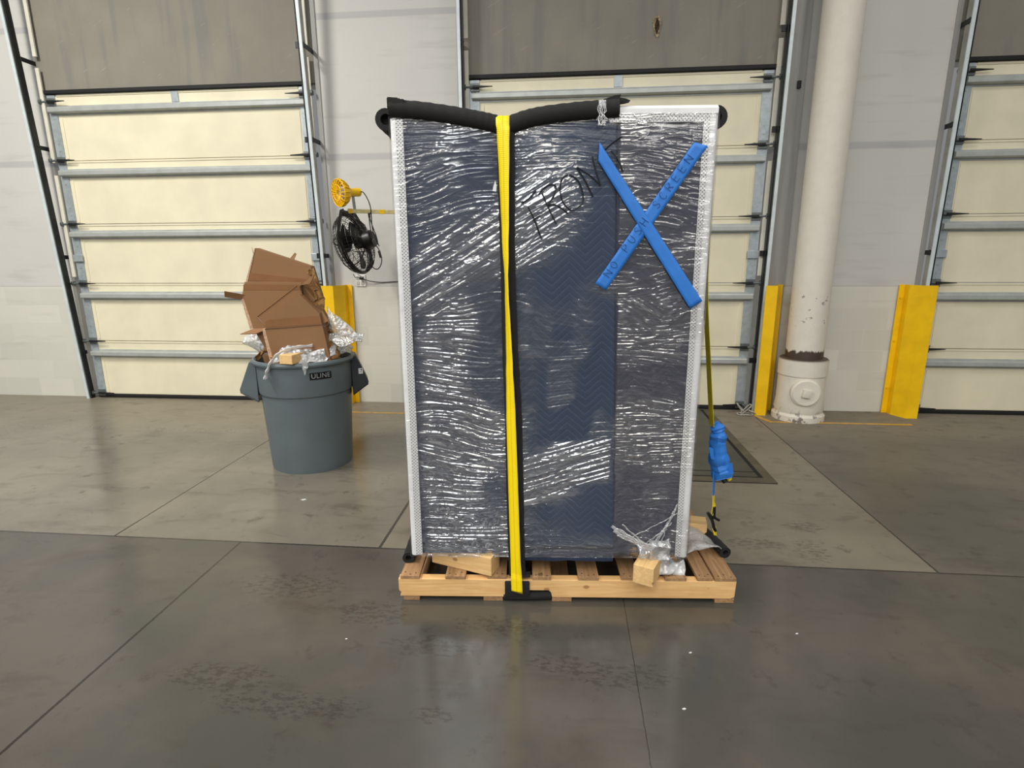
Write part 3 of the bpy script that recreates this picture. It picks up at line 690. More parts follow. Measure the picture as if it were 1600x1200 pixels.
panel('carton', [(-2.218, 1.236), (-2.19, 1.325), (-1.79, 1.32), (-1.70, 1.21), (-1.62, 1.04), (-1.68, .72), (-2.02, .72), (-2.165, 1.005)], 3.672, .06, M_card, b)
panel('tape_seam', [(-2.20, 1.31), (-1.80, 1.305), (-1.79, 1.27), (-2.208, 1.27)], 3.671, .0008, M_ptape, b)
sheet('left_flap', [(-2.20, 3.672, 1.24), (-2.325, 3.64, 1.265), (-2.34, 3.66, 1.225), (-2.205, 3.69, 1.20)], M_card, b)
sheet('lower_flap', [(-2.165, 3.672, 1.003), (-2.235, 3.62, .972), (-2.12, 3.62, .975), (-2.05, 3.672, 1.008)], M_card, b)
panel('raw_edge', [(-2.218, 1.236), (-2.165, 1.005), (-2.195, 1.0), (-2.238, 1.225)], 3.68, .05, M_cardin, b)
sheet('right_flap', [(-1.80, 3.672, 1.30), (-1.70, 3.62, 1.315), (-1.655, 3.60, 1.375), (-1.74, 3.66, 1.335)], M_card, b)
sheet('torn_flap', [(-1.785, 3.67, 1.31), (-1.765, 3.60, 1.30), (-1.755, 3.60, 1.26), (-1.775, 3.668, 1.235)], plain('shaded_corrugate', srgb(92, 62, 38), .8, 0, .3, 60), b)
for (a, e) in (((-2.13, 1.088), (-1.82, 1.30)), ((-2.13, 1.088), (-2.07, 1.02)), ((-1.95, 1.10), (-1.78, 1.235))):
    mb = MB(); mb.tube([(a[0], 3.670, a[1]), (e[0], 3.670, e[1])], .0035, 4, flat=.6); mb.done('score_crease', M_ptape, b)
b = thing('cardboard_box', 'lowest front brown box standing upright in the trash can', 'cardboard box', (-1.82, 3.62, .75), group='flattened boxes in the trash can')
panel('carton', [(-2.04, 1.008), (-1.975, 1.095), (-1.77, 1.245), (-1.645, 1.12), (-1.632, 1.05), (-1.585, .74), (-1.985, .70)], 3.60, .07, M_card, b)
panel('side_wall', [(-2.062, 1.012), (-2.04, 1.010), (-1.985, .70), (-2.02, .72)], 3.602, .06, M_cardin, b)
panel('tape_seam', [(-2.03, 1.06), (-2.012, 1.075), (-1.64, 1.105), (-1.635, 1.05), (-2.035, 1.02)], 3.5985, .001, M_ptape, b)
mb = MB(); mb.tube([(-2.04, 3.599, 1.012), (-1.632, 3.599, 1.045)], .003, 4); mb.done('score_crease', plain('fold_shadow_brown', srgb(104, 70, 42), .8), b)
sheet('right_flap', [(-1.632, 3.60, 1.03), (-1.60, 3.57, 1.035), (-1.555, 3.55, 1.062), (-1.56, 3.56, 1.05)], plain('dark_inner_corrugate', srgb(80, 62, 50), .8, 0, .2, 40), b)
sheet('raised_corner', [(-1.637, 3.63, 1.14), (-1.585, 3.60, 1.07), (-1.63, 3.62, 1.05)], M_card, b)
# crumpled kraft paper down the right side of the boxes
def crumple(name, fn, nu, nv, mat, amp, sc, base, parent=None, seed=0, solid=.002, frame=W):
    mb = MB()
    def g(u, v):
        q = Vector(fn(u, v)); n = Vector((noise.noise(q*sc+Vector((seed, 0, 0))), noise.noise(q*sc+Vector((0, seed+7, 0))), noise.noise(q*sc+Vector((0, 0, seed+13)))))
        return q+n*amp
    mb.grid(g, nu, nv); return mb.done(name, mat, parent, base=base, frame=frame, solid=solid, smooth=50)
o = crumple('packing_paper', lambda u, v: (-1.745+.05*u+.13*v+.02*sin(9*v), 3.69-.04*sin(pi*u), 1.41-.62*v), 8, 40, M_cardk, .045, 22, (-1.68, 3.68, .8), seed=3)
tag(o, 'crumpled brown kraft paper squeezed along the right edge of the boxes', 'packing paper')
# bubble wrap pieces
def bubbled(name, fn, nu, nv, mat, base, seed, amp=.02, sc=9, bub=.006):
    mb = MB()
    def g(u, v):
        q = Vector(fn(u, v)); n = Vector((noise.noise(q*sc+Vector((seed, 0, 0))), noise.noise(q*sc+Vector((0, seed+7, 0))), noise.noise(q*sc+Vector((0, 0, seed+13)))))
        k = max(0, sin(u*nu*.9))*max(0, sin(v*nv*.9))
        return q+n*amp+Vector((0, -1, .3))*k*bub
    mb.grid(g, nu, nv); return mb.done(name, mat, None, base=base, smooth=80, solid=.0015)
o = bubbled('bubble_wrap', lambda u, v: ((-1.655+.265*u*v+.10*u*(1-v))+.01, 3.70-.05*sin(3*u), (1.165-.075*u)*(1-v)+(.955-.02*u)*v), 34, 34, M_bubble, (-1.55, 3.7, .9), 5)
tag(o, 'upright sheet of clear bubble wrap sticking out right of the boxes', 'bubble wrap', 'bubble wrap in the trash can')
o = bubbled('bubble_wrap', lambda u, v: (-1.64+.25*u, 3.69-.04*v-.03*sin(4*u), .975-.02*u-.055*v+.012*sin(9*u)), 30, 12, M_bubble2, (-1.5, 3.7, .9), 8)
tag(o, 'greyish folded edge of bubble wrap jutting right toward the wall', 'bubble wrap', 'bubble wrap in the trash can')
o = bubbled('bubble_wrap', lambda u, v: (-2.30+.19*u, 3.76-.03*sin(3*v), .93+.09*u*(1-v)-.02-.10*v*u-.04*v), 20, 20, M_bubble, (-2.15, 3.75, .9), 11)
tag(o, 'pointed flap of clear bubble wrap left of the boxes, over the rim', 'bubble wrap', 'bubble wrap in the trash can')
def heap(u, v):
    a = -pi*.60+1.62*u*pi*.52; r = .17+.15*v; 
    return (TC[0]+.02+r*cos(a), TC[1]+r*sin(a), .82+.055*sin(pi*v)+.035*u-.02*v+.018*sin(14*u))
o = bubbled('bubble_wrap', heap, 64, 22, M_bubble, (-1.6, 3.6, .8), 15, .035, 14, .014)
tag(o, 'shiny crumpled heap of bubble wrap lying in the right half of the trash can', 'bubble wrap', 'bubble wrap in the trash can')
for k in range(26):                                   # large air cells of that heap
    u = random.random(); v = random.uniform(.25, .95); q = Vector(heap(u, v))-Vector(BASE[o.name]); mb = MB(); r = random.uniform(.014, .026)
    bmesh.ops.create_icosphere(mb.bm, subdivisions=2, radius=r, matrix=Matrix.Translation(q+Vector((0, 0, .012))) @ Matrix.Diagonal((1, 1, .75, 1)))
    mb.done('air_cell', M_wrapknot, o, base=(0, 0, 0), smooth=True)
# film tail over the rim
o = crumple('film_scrap', lambda u, v: (-1.735+.055*u*(1-.8*v)+.015*v, 3.46-.005*sin(3*u)+.0*v, .865-.14*v), 6, 14, M_wrapknot, .012, 30, (-1.71, 3.46, .8), seed=2)
tag(o, 'clear plastic scrap hanging over the rim above the maker plate', 'plastic film')
mb = MB(); P = smoothpath([(-1.985, 3.44, .70), (-1.96, 3.435, .755), (-1.925, 3.44, .82), (-1.875, 3.47, .875), (-1.80, 3.52, .90), (-1.705, 3.58, .905)], 6)
mb.tube(P, [.020+.006*sin(k*1.3) for k in range(len(P))], 8, flat=.35); o = mb.done('foam_strip', M_foamstrip, base=(-1.9, 3.45, .8), smooth=True)
tag(o, 'white foam strip curling over the left front rim of the trash can', 'packing foam')
mb = MB(); mb.box((-1.805, 3.50, .835), (.098, .16, .062), Matrix.Rotation(radians(-10), 3, 'Z'), .003); o = mb.done('wood_offcut', M_pineY, base=(-1.805, 3.5, .8))
tag(o, 'pale square wood offcut resting at the front rim of the trash can', 'wood')
o = crumple('packing_paper', lambda u, v: (-2.14+.16*u, 3.62+.06*v, .80+.05*sin(pi*u)+.02*v), 16, 8, M_cardk, .05, 26, (-2.06, 3.62, .8), seed=9)
tag(o, 'shredded brown paper tuck between the boxes and the left rim', 'packing paper')
# rough fill just below the rim so the can is not empty
o = crumple('packing_paper', lambda u, v: (TC[0]+.29*(.05+.95*v)*cos(2*pi*u), TC[1]+.29*(.05+.95*v)*sin(2*pi*u), .71+.02*sin(9*u)), 30, 8, M_cardk, .04, 12, (TC[0], TC[1], .7), seed=21)
tag(o, 'dark crumpled paper filling the trash can below the boxes', 'packing paper')

# ================================================================ PALLET
d = thing('pallet', 'wooden shipping pallet under the wrapped cabinet', 'pallet', (.73, .5, 0), PF)
PD = 1.02
front = [(-.018, .022), (.452, .022), (.456, .045), (.470, .055), (.640, .055), (.650, .045), (.655, .022), (1.435, .022), (1.452, .03), (1.455, .108), (-.022, .108), (-.022, .05), (-.012, .04)]
for k, y0 in enumerate((0, PD/2-.02, PD-.04)):
    mb = MB(); mb.prism(front, y0, y0+.04); mb.done('stringer', M_pine, d, bevel=.003)
decks = [(-.012, .072, 0), (.186, .275, 0), (.372, .455, .004), (.568, .650, 0), (.768, .858, 0), (.955, 1.035, .003), (1.145, 1.238, 0), (1.285, 1.352, .002), (1.360, 1.452, 0)]
for a, b_, dy in decks:
    mb = MB(); mb.bx(a, b_, dy-.002, PD+.002, .108, .124, .0015)
    nb = len(mb.bm.faces)
    for sx in (.2, .5, .78):
        for yy in (.018+.01*sin(a*40+sx*9), PD-.02): mb.lathe([(0, .1241), (.0035, .1241), (.003, .1248), (0, .1248)], (a+(b_-a)*sx, yy), 6)
    for f_ in mb.bm.faces:
        if max(v.co.z for v in f_.verts) > .12405: f_.material_index = 1
    mb.done('deck_board', [M_board, M_dark], d)
for a, b_ in ((-.004, .068), (.352, .438), (.655, .742), (1.368, 1.452)):
    mb = MB(); mb.bx(a, b_, 0.003, PD, .0, .021, .0015); mb.done('bottom_board', M_board, d)

# dunnage blocks
def block(center, ang, length, label, tiltx=0, mat=M_pineY):
    """centre of the near end, heading of the long axis"""
    mb = MB(); rot = Matrix.Rotation(ang, 3, 'Z'); ax = rot @ Vector((0, 1, 0)); c = Vector(center)+ax*length/2
    mb.box((0, 0, 0), (.088, length, .088), None, .003)
    o = mb.done('wood_block', mat); o.matrix_world = PF @ Matrix.Translation(c) @ rot.to_4x4()
    tag(o, label, 'wood block', 'pine blocks between pallet and cabinet'); return o
block((1.035, -.06, .1685), radians(-28), .34, 'pale pine block poking out at the front right under the cabinet')
block((.405, .035, .1685), radians(68), .30, 'pine block lying askew on the pallet just left of the yellow strap')
block((1.43, .36, .1685), radians(78), .70, 'pine block poking out beyond the cabinet right side, on the pallet')
block((.12, .52, .1685), radians(-8), .42, 'pine block hidden under the left rear of the cabinet')

# ================================================================ WRAPPED CABINET
CZ0, CZ1, CX0, CX1, CY0, CY1 = .2135, 2.0, .042, 1.236, .035, .80
d = thing('wrapped_cabinet', 'tall cabinet wrapped in navy moving blankets and crinkled stretch film', 'wrapped cabinet', (.64, .42, CZ0), PF)
def dip(x): return -.055*math.exp(-((x-.465)/.13)**2)
def edge_r(u, w=.03):
    return 0
def shell(off, x0, x1, z0, z1, y0, y1, n=(60, 80), amp=.004, topdip=True, seed=0):
    """closed soft-edged box with slightly wavy faces"""
    mb = MB(); nx, nz, ny = n[0], n[1], 12
    def W_(P):
        q = Vector(P); nn = noise.noise(q*4+Vector((seed, 0, 0)))*amp + noise.noise(q*11+Vector((0, seed, 0)))*amp*.4
        return nn
    def zt(x): return z1+(dip(x) if topdip else 0)
    def fr(u, v): 
        x = x0+(x1-x0)*u; z = z0+(zt(x)-z0)*v; e = min(u, 1-u, v, 1-v)
        return (x, y0-off+W_((x, y0, z))*min(1, e*20), z)
    def bk(u, v): x = x0+(x1-x0)*u; z = z0+(zt(x)-z0)*v; return (x, y1+off, z)
    def lf(u, v): z = z0+(zt(x0)-z0)*v; return (x0, y0-off+(y1-y0+2*off)*u, z)
    def rt(u, v): z = z0+(zt(x1)-z0)*v; return (x1, y0-off+(y1-y0+2*off)*u, z)
    def tp(u, v): x = x0+(x1-x0)*u; return (x, y0-off+(y1-y0+2*off)*v, zt(x))
    def bt(u, v): x = x0+(x1-x0)*u; return (x, y0-off+(y1-y0+2*off)*v, z0)
    mb.grid(fr, nx, nz); mb.grid(bk, nx, 1); mb.grid(lf, 1, nz); mb.grid(rt, 1, nz); mb.grid(tp, nx, 1); mb.grid(bt, nx, 1)
    bmesh.ops.remove_doubles(mb.bm, verts=mb.bm.verts, dist=.0004); return mb
shell(0, CX0, CX1, CZ0, CZ1, CY0, CY1).done('moving_blanket', M_navy, d, smooth=50)
# overlapping blankets on the front: blue one in the middle, charcoal one on the right
def flap(x0, x1, z0, z1, y, amp, seed, tops=True):
    mb = MB()
    def g(u, v):
        x = x0(v)+(x1(v)-x0(v))*u; z = z0+(z1+(dip(x) if tops else 0)-z0)*v
        n = noise.noise(Vector((x*5, z*4, seed)))*amp+noise.noise(Vector((x*2.5+z*3, z*6-x*4, seed+4)))*amp
        return (x, y-abs(n), z)
    mb.grid(g, 40, 90); return mb
flap(lambda v: .905-.03*v, lambda v: CX1-.003, CZ0+.004, CZ1-.03, CY0-.0045, .002, 3).done('charcoal_blanket', M_char, d, smooth=True, solid=.002)
mbb = flap(lambda v: .50, lambda v: .922-.052*v, CZ0+.035, CZ1-.03, CY0-.008, .0045, 9); mbb.done('blue_blanket', M_navy2, d, smooth=True, solid=.003)
mb = MB(); mb.grid(lambda u, v: (.46+.46*u, CY0-.006-.006*abs(noise.noise(Vector((u*7, v, 3)))), CZ0-.028+.05*v+.006*noise.noise(Vector((u*6, 1, 1)))), 20, 3)
mb.done('blanket_hem', M_navy, d, solid=.004)
# white corner guards
def guard_strip(xa, xb, xc, side):
    mb = MB(); n = 10; z0, z1 = CZ0-.003, 2.006 if side > 0 else 1.985
    r = .018; pts = []
    if side < 0:
        pts = [(xb, CY0-.012), (xa+r, CY0-.014)] + [(xa+r-r*sin(a), CY0-.014+r-r*cos(a)) for a in (pi/8, pi/4, 3*pi/8, pi/2)] + [(xa, CY0+.07), (xa+.006, CY0+.07), (xa+.006, CY0+.006), (xb, CY0-.008)]
    else:
        pts = [(xa, CY0-.012), (xb-r, CY0-.016)] + [(xb-r+r*sin(a), CY0-.016+r-r*cos(a)) for a in (pi/8, pi/4, 3*pi/8, pi/2)] + [(xb, CY0+.07), (xb-.006, CY0+.07), (xb-.006, CY0+.006), (xa, CY0-.008)]
    mb.prism(pts, z0, z1, 'z'); o = mb.done('corner_guard', M_white, d, smooth=35)
    mb = MB(); mb.bx(min(xc[0], xc[1]), max(xc[0], xc[1]), CY0-.0165, CY0-.0125, z0+.004, z1-.004); mb.done('perforated_strip', M_perf, o)
guard_strip(.036, .062, (.058, .086), -1)
guard_strip(1.205, 1.241, (1.186, 1.210), 1)
mb = MB(); mb.prism([(CY0-.012, 1.985), (CY0-.018, 1.99), (CY0-.018, 2.008), (CY0-.006, 2.02), (CY0+.08, 2.022), (CY0+.08, 2.014), (CY0-.004, 2.010), (CY0-.010, 1.985)], .845, 1.236, 'x')
o = mb.done('corner_guard', M_white, d, smooth=35)
mb = MB(); mb.bx(.845, 1.19, CY0-.0168, CY0-.0125, 1.962, 1.992); mb.done('perforated_strip', M_perf, o)
# film
import numpy as np
def vnoise(x, z, seed):
    """smooth value noise in two dimensions"""
    rs = np.random.RandomState(seed); T = rs.rand(256, 256)
    xi = np.floor(x).astype(int); zi = np.floor(z).astype(int); fx = x-xi; fz = z-zi
    fx = fx*fx*fx*(fx*(fx*6-15)+10); fz = fz*fz*fz*(fz*(fz*6-15)+10)
    g = lambda i, j: T[i & 255, j & 255]
    return (g(xi, zi)*(1-fx)+g(xi+1, zi)*fx)*(1-fz)+(g(xi, zi+1)*(1-fx)+g(xi+1, zi+1)*fx)*fz
def fbm(x, z, seed, o=3): return sum(vnoise(x*2**k, z*2**k, seed+k)*.5**k for k in range(o))/sum(.5**k for k in range(o))
def sst(a, b_, v): t = np.clip((v-a)/(b_-a), 0, 1); return t*t*(3-2*t)
def ridged(n, p=5): return np.clip(1-np.abs(2*n-1)*1.0, 0, 1)**p
fx0, fx1, fz0, fz1 = CX0-.010, CX1+.008, CZ0-.006, CZ1-.008
NX, NZ_ = 260, 1150
gx, gz = np.meshgrid(np.linspace(fx0, fx1, NX+1), np.linspace(0, 1, NZ_+1), indexing='ij')
gz = fz0+(fz1+(-.055*np.exp(-((gx-.465)/.13)**2))-fz0)*gz
wv = (fbm(gx*2.2, gz*3, 50, 2)-.5)*.16
def streak(x, z, fu, fv, seed, p=5): return ridged(vnoise(x*fu, z*fv, seed), p)+.6*ridged(vnoise(x*fu*1.7+9, z*fv*1.6, seed+3), p)
Hh = streak(gx, gz+wv, 6, 62, 1)
def rotu(deg):
    a = math.radians(deg); return gx*math.cos(a)+gz*math.sin(a), -gx*math.sin(a)+gz*math.cos(a)
u1, v1 = rotu(31); u2, v2 = rotu(17); u3, v3 = rotu(-33)
bc = gz-(1.31+gx*.52); m1 = sst(.20, .08, np.abs(bc+(fbm(gx*6, gz*6, 77, 2)-.5)*.12))*sst(.80, .66, gx)
b2_ = gz-(.40+gx*.30); m2 = sst(.14, .08, np.abs(b2_+(fbm(gx*5, gz*22, 78, 2)-.5)*.09))*sst(.50, .52, gx)*sst(.91, .88, gx)
m3 = sst(.10, .04, np.hypot((gx-1.0)*.8, gz-1.27))
Hh = Hh*(1-m1)+streak(u1, v1, 5, 66, 11, 4)*1.1*m1
Hh = Hh*(1-m2)+streak(u2, v2, 4, 58, 21, 3.5)*1.3*m2
Hh = Hh*(1-m3)+streak(u3, v3, 8, 66, 31)*m3
pn = fbm(gx*4.5, gz*4.0, 90, 3); patch = sst(.34, .60, pn)
left = (gx < .50); midp = (gx >= .50) & (gx < .905-.02*(gz-1)); rt = ~(left | midp)
amt_l = .38+.62*patch; amt_l = np.maximum(amt_l, m1*.95)*(1-.75*sst(.27, .33, gx)*sst(1.70, 1.78, gz))*(1-.6*sst(.14, .08, gx))
top_m = sst(.70, .58, gx)*sst(1.45, 1.6, gz)
amt_m = np.maximum.reduce([m2, m1*.9, top_m*(.3+.7*patch), sst(.62, .52, gx)*(.25+.4*patch), sst(.58, .72, pn)*.4, sst(.34, .26, gz)*.5, sst(.15, .02, np.hypot((gx-.88), (gz-1.37)*2))*.7])
amt_r = .34+.5*patch; amt_r = np.maximum(amt_r, .9*sst(1.5, 1.95, gz)*patch+.1)
layers = np.where(left, amt_l, np.where(midp, amt_m+.04, amt_r))
layers = np.clip(layers, 0, 1)
# right side: short broken crinkles
Hr = streak(gx, gz+wv, 11, 66, 41)
Hh = np.where(rt & (m3 < .02), Hr*.95, Hh)
crink = ridged(vnoise(gx*42, gz*60, 61), 5)*.35*layers
disp = (Hh*(.12+.95*layers)+crink)*.0021*(1+.7*sst(1.25, .7, gz)) + (fbm(gx*9, gz*16, 66, 2)-.5)*.004*layers
Y_ = CY0-.0185-disp
edge = np.minimum.reduce([gx-fx0, fx1-gx])
Y_ = Y_+.006*sst(.012, 0, edge)
co = np.stack([gx, Y_, gz], -1).reshape(-1, 3)-np.array(BASE[d.name])
# the other sides of the wrapping
me = bpy.data.meshes.new('stretch_film')
i_, j_ = np.meshgrid(np.arange(NX), np.arange(NZ_), indexing='ij'); k0 = i_*(NZ_+1)+j_
quads = np.stack([k0, k0+NZ_+1, k0+NZ_+2, k0+1], -1).reshape(-1, 4)
nv = len(co); ex = []; eq = []
def side(a, b_):
    """strip from the column of front vertices a to the back"""
for col_, xx in ((0, fx0), (NX, fx1)):
    idx = np.arange(0, NZ_+1, 10); f_ = col_*(NZ_+1)+idx; st_ = nv+len(ex)
    for q in f_: ex.append((co[q][0], CY1+.02-BASE[d.name][1], co[q][2]))
    for a in range(len(idx)-1): eq.append((f_[a], f_[a+1], st_+a+1, st_+a) if col_ == 0 else (f_[a], st_+a, st_+a+1, f_[a+1]))
co2 = np.vstack([co, np.array(ex)]); q2 = np.vstack([quads, np.array(eq)])
me.vertices.add(len(co2)); me.vertices.foreach_set('co', co2.ravel().astype(np.float32))
me.loops.add(len(q2)*4); me.loops.foreach_set('vertex_index', q2.ravel().astype(np.int32))
me.polygons.add(len(q2)); me.polygons.foreach_set('loop_start', (np.arange(len(q2))*4).astype(np.int32)); me.polygons.foreach_set('loop_total', np.full(len(q2), 4, np.int32))
me.polygons.foreach_set('use_smooth', np.ones(len(q2), bool)); me.update(calc_edges=True)
for nm_, val in (('layers', layers), ('crease', np.clip((Hh-.55)*1.4, 0, 1)*layers)):
    at = me.attributes.new(nm_, 'FLOAT', 'POINT'); at.data.foreach_set('value', np.concatenate([val.ravel(), np.full(len(ex), .2)]).astype(np.float32))
me.materials.append(M_film); o = bpy.data.objects.new('stretch_film', me); COL.objects.link(o); o.parent = d; BASE[o.name] = BASE[d.name]
# bunched film at lower right
fk = [((.907, .362), (1.12, .232), .012), ((.915, .34), (1.13, .225), .009), ((.93, .318), (1.10, .25), .006), ((1.18, .465), (1.128, .35), .008), ((1.128, .35), (1.07, .262), .010), ((1.175, .44), (1.08, .25), .006), ((1.14, .36), (1.10, .24), .006), ((.99, .31), (1.19, .43), .0025), ((.95, .37), (1.09, .25), .004), ((1.16, .38), (1.05, .28), .004)]
mb = MB()
for k, (a, e, r) in enumerate(fk):
    P = []
    for j in range(15):
        t = j/14; P.append((a[0]+(e[0]-a[0])*t+.006*noise.noise(Vector((t*9, k*3, 0))), CY0-.026-.008*sin(pi*t)-.004*noise.noise(Vector((t*12, k, 5))), a[1]+(e[1]-a[1])*t+.008*noise.noise(Vector((t*8, k*2, 9)))))
    mb.tube(P, [r*(.6+.6*abs(noise.noise(Vector((j*.7, k, 2))))) for j in range(15)], 6, flat=.5)
mb.done('bunched_film', M_wrapknot, d, smooth=True)
o = crumple('film_knot', lambda u, v: (1.02+.14*u, CY0-.035-.022*sin(pi*u)*sin(pi*v), .20+.10*v), 16, 12, M_wrapknot, .03, 30, None, d, 6)
# blue X of tape
def strip(name, pts, y, mat, parent, nu=2, nv=20, wav=.0008, seed=0):
    a, b_, c, e = [Vector((q[0], 0, q[1])) for q in pts]     # a,b start edge; c,e end edge (b->c long side)
    mb = MB()
    def g(u, v):
        L = a+(e-a)*v; Rr = b_+(c-b_)*v; q = L+(Rr-L)*u
        return (q.x, y-wav*abs(noise.noise(Vector((q.x*30, q.z*30, seed))))*2, q.z)
    mb.grid(g, nu, nv); return mb.done(name, mat, parent, smooth=True, solid=.0004)
YT = CY0-.0285
T1 = strip('tape_strip', [(1.152, 1.890), (1.203, 1.877), (.850, 1.358), (.806, 1.384)], YT, M_tape, d, 4, 40, .0012, 1)
T2 = strip('tape_strip', [(.805, 1.830), (.808, 1.893), (1.222, 1.316), (1.178, 1.285)], YT-.0018, M_tape, d, 4, 40, .0012, 2)
# handwriting strokes
def write(strokes, y, r, mat, parent, name):
    mb = MB()
    for s_ in strokes:
        P = smoothpath([(x, y, z) for x, z in s_], 5) if len(s_) > 2 else [Vector((x, y, z)) for x, z in s_]
        mb.tube(P, r, 5, flat=1)
    return mb.done(name, mat, parent, smooth=True)
def px(x, z): return (x, z)
# FRONT on the film, rising to the right
def g2(a, b_): # photo crop units (1200 px over 170 photo px from 820,220) turned to metres on the face
    X = 820+a/7.06; Y = 220+b_/7.06
    return (.5363+(X-820)*.00236+(Y-220)*.00006, 1.9086-(Y-220)*.002275+(X-820)*.00007)
FR = [[g2(15, 745), g2(80, 890), g2(155, 1105)], [g2(-60, 700), g2(15, 660), g2(110, 560)], [g2(60, 905), g2(110, 870), g2(150, 845)],
      [g2(175, 590), g2(235, 740), g2(330, 945)], [g2(135, 612), g2(180, 560), g2(250, 510), g2(320, 520), g2(325, 580), g2(290, 650), g2(250, 710), g2(235, 740)], [g2(235, 740), g2(300, 728), g2(380, 765), g2(462, 835)],
      [g2(465, 405), g2(400, 450), g2(378, 560), g2(395, 670), g2(440, 750), g2(515, 800), g2(600, 750), g2(632, 690), g2(622, 590), g2(590, 500), g2(540, 440), g2(480, 408)],
      [g2(742, 662), g2(660, 490), g2(580, 320)], [g2(560, 330), g2(700, 420), g2(830, 542)], [g2(830, 542), g2(775, 370), g2(735, 215)],
      [g2(1075, 400), g2(1020, 270), g2(940, 165)], [g2(830, 190), g2(940, 100), g2(1060, 20)]]
FR[7][-1] = FR[8][0]
for a_, b__ in ((0, 3), (3, 6), (6, 7), (7, 10), (10, 12)): write(FR[a_:b__], CY0-.0272, .0028, M_ink, d, 'marker_letter')
GL = {'N': [[(0, 0), (0, 1), (.7, 0), (.7, 1)]], 'O': [[(.35, 1), (.05, .7), (.05, .3), (.35, 0), (.65, .3), (.65, .7), (.35, 1)]],
      'P': [[(0, 0), (0, 1)], [(0, 1), (.5, .95), (.6, .72), (.4, .5), (0, .48)]], 'U': [[(0, 1), (.02, .3), (.3, 0), (.58, .3), (.6, 1)]],
      'S': [[(.6, .85), (.3, 1), (.05, .8), (.3, .52), (.58, .25), (.3, 0), (0, .15)]], 'H': [[(0, 0), (0, 1)], [(.6, 0), (.6, 1)], [(0, .5), (.6, .5)]],
      'C': [[(.6, .85), (.3, 1), (.03, .6), (.08, .2), (.35, 0), (.6, .15)]], 'R': [[(0, 0), (0, 1)], [(0, 1), (.5, .95), (.58, .72), (.4, .52), (0, .48)], [(.2, .48), (.6, 0)]],
      'E': [[(.6, 1), (0, 1), (0, 0), (.6, 0)], [(0, .5), (.5, .52)]]}
a0 = Vector((.848, 1.415)); a1 = Vector((1.150, 1.855)); dr = (a1-a0).normalized(); up = Vector((-dr.y, dr.x))
txt = 'NO PUSH SCREEN'; L = (a1-a0).length; adv = L/len(txt); hgt = .030
for k, chn in enumerate(txt):
    st = []
    for s_ in GL.get(chn, []):
        pts = []
        n_ = s_ if chn not in 'EN' else s_
        for u, v in n_:
            q = a0+dr*(k*adv+u*adv*.78)+up*((v-.5)*hgt+.000); pts.append((q.x, q.y))
        if chn in 'EN' and len(pts) > 2: st += [[pts[i], pts[i+1]] for i in range(len(pts)-1)]
        else: st.append(pts)
    if st: write(st, YT-.0042, .0008, M_ink2, T1, 'marker_letter')
# small tear of light film by the strap
mb = MB(); mb.prism([(.418, 1.745), (.425, 1.765), (.430, 1.745), (.428, 1.725), (.414, 1.728)], CY0-.0245, CY0-.0235); mb.done('film_patch', M_white, d)

# ---------------------------------------------------------------- foam tubes
def foam(path, r, label, name='foam_tube', closed=False, flat=1, mat=M_foam, wob=.001, inner=.5):
    P = smoothpath(path, 8); d0 = Vector(path[len(path)//2])
    mb = MB(); mb.tube(P, [r+wob*sin(k*1.9) for k in range(len(P))], 20, inner=inner, flat=flat)
    o = mb.done(name, mat, None, PF, tuple(d0), smooth=50); tag(o, label, 'foam tube', 'black foam tubes on the cabinet and pallet'); return o
TY = .024
foam([(.042, TY, 2.018), (.145, TY, 2.010), (.26, TY, 1.994), (.35, TY, 1.978), (.41, TY, 1.966), (.452, TY, 1.952)], .032, 'black foam tube over the cabinet top edge, left of the yellow strap')
foam([(.470, TY, 1.952), (.535, TY, 1.974), (.605, TY, 1.988), (.72, TY, 2.000), (.81, TY, 2.006), (.876, TY, 2.010)], .033, 'black foam tube over the cabinet top edge, right of the yellow strap')
o = foam([(.004, .10, 2.0), (.002, .3, 2.0), (.002, .5, 2.0), (.004, .74, 2.0)], .040, 'black foam tube end peeking out at the cabinet top left corner')
o = foam([(1.262, .12, 2.0), (1.262, .3, 2.0), (1.262, .5, 2.0), (1.262, .74, 2.0)], .042, 'black foam tube end peeking out at the cabinet top right corner')
foam([(1.405, .46, .150), (1.425, .36, .150), (1.446, .26, .149), (1.462, .17, .147)], .026, 'black foam tube on the right edge of the pallet under the hooks')
foam([(.0, .52, .150), (.0, .36, .150), (.0, .26, .150), (.004, .10, .149)], .026, 'black foam tube on the left edge of the pallet')
# square cut end and torn lips of the long tubes (pieces of foam)
mb = MB(); mb.prism([(.036, 2.012), (.036, 2.052), (.078, 2.049), (.080, 2.045), (.100, 2.044), (.10, 2.012)], TY-.028, TY+.03, bev=.003)
o = mb.done('foam_offcut', M_foam, None, PF, (.06, TY, 2.02)); tag(o, 'square cut black foam lip on top of the left foam tube end', 'foam piece')
mb = MB(); mb.prism([(.80, 2.032), (.86, 2.052), (.882, 2.054), (.878, 2.044), (.90, 2.040), (.916, 2.034), (.90, 2.030), (.87, 2.026)], TY-.012, TY+.02)
o = mb.done('foam_offcut', M_foam, None, PF, (.86, TY, 2.03)); tag(o, 'torn black foam tongue at the right end of the right foam tube', 'foam piece')
mb = MB()
for k in range(9):
    P = [(.80+.014*noise.noise(Vector((j*.9, k, 0)))+k*.003, TY-.0345-.002*sin(j), 2.03-.012*j) for j in range(8)]; mb.tube(P, .0018, 5)
o = mb.done('film_twist', M_wrapknot, None, PF, (.81, TY, 2.0), smooth=True); tag(o, 'twist of clear film around the right black foam tube', 'plastic film')

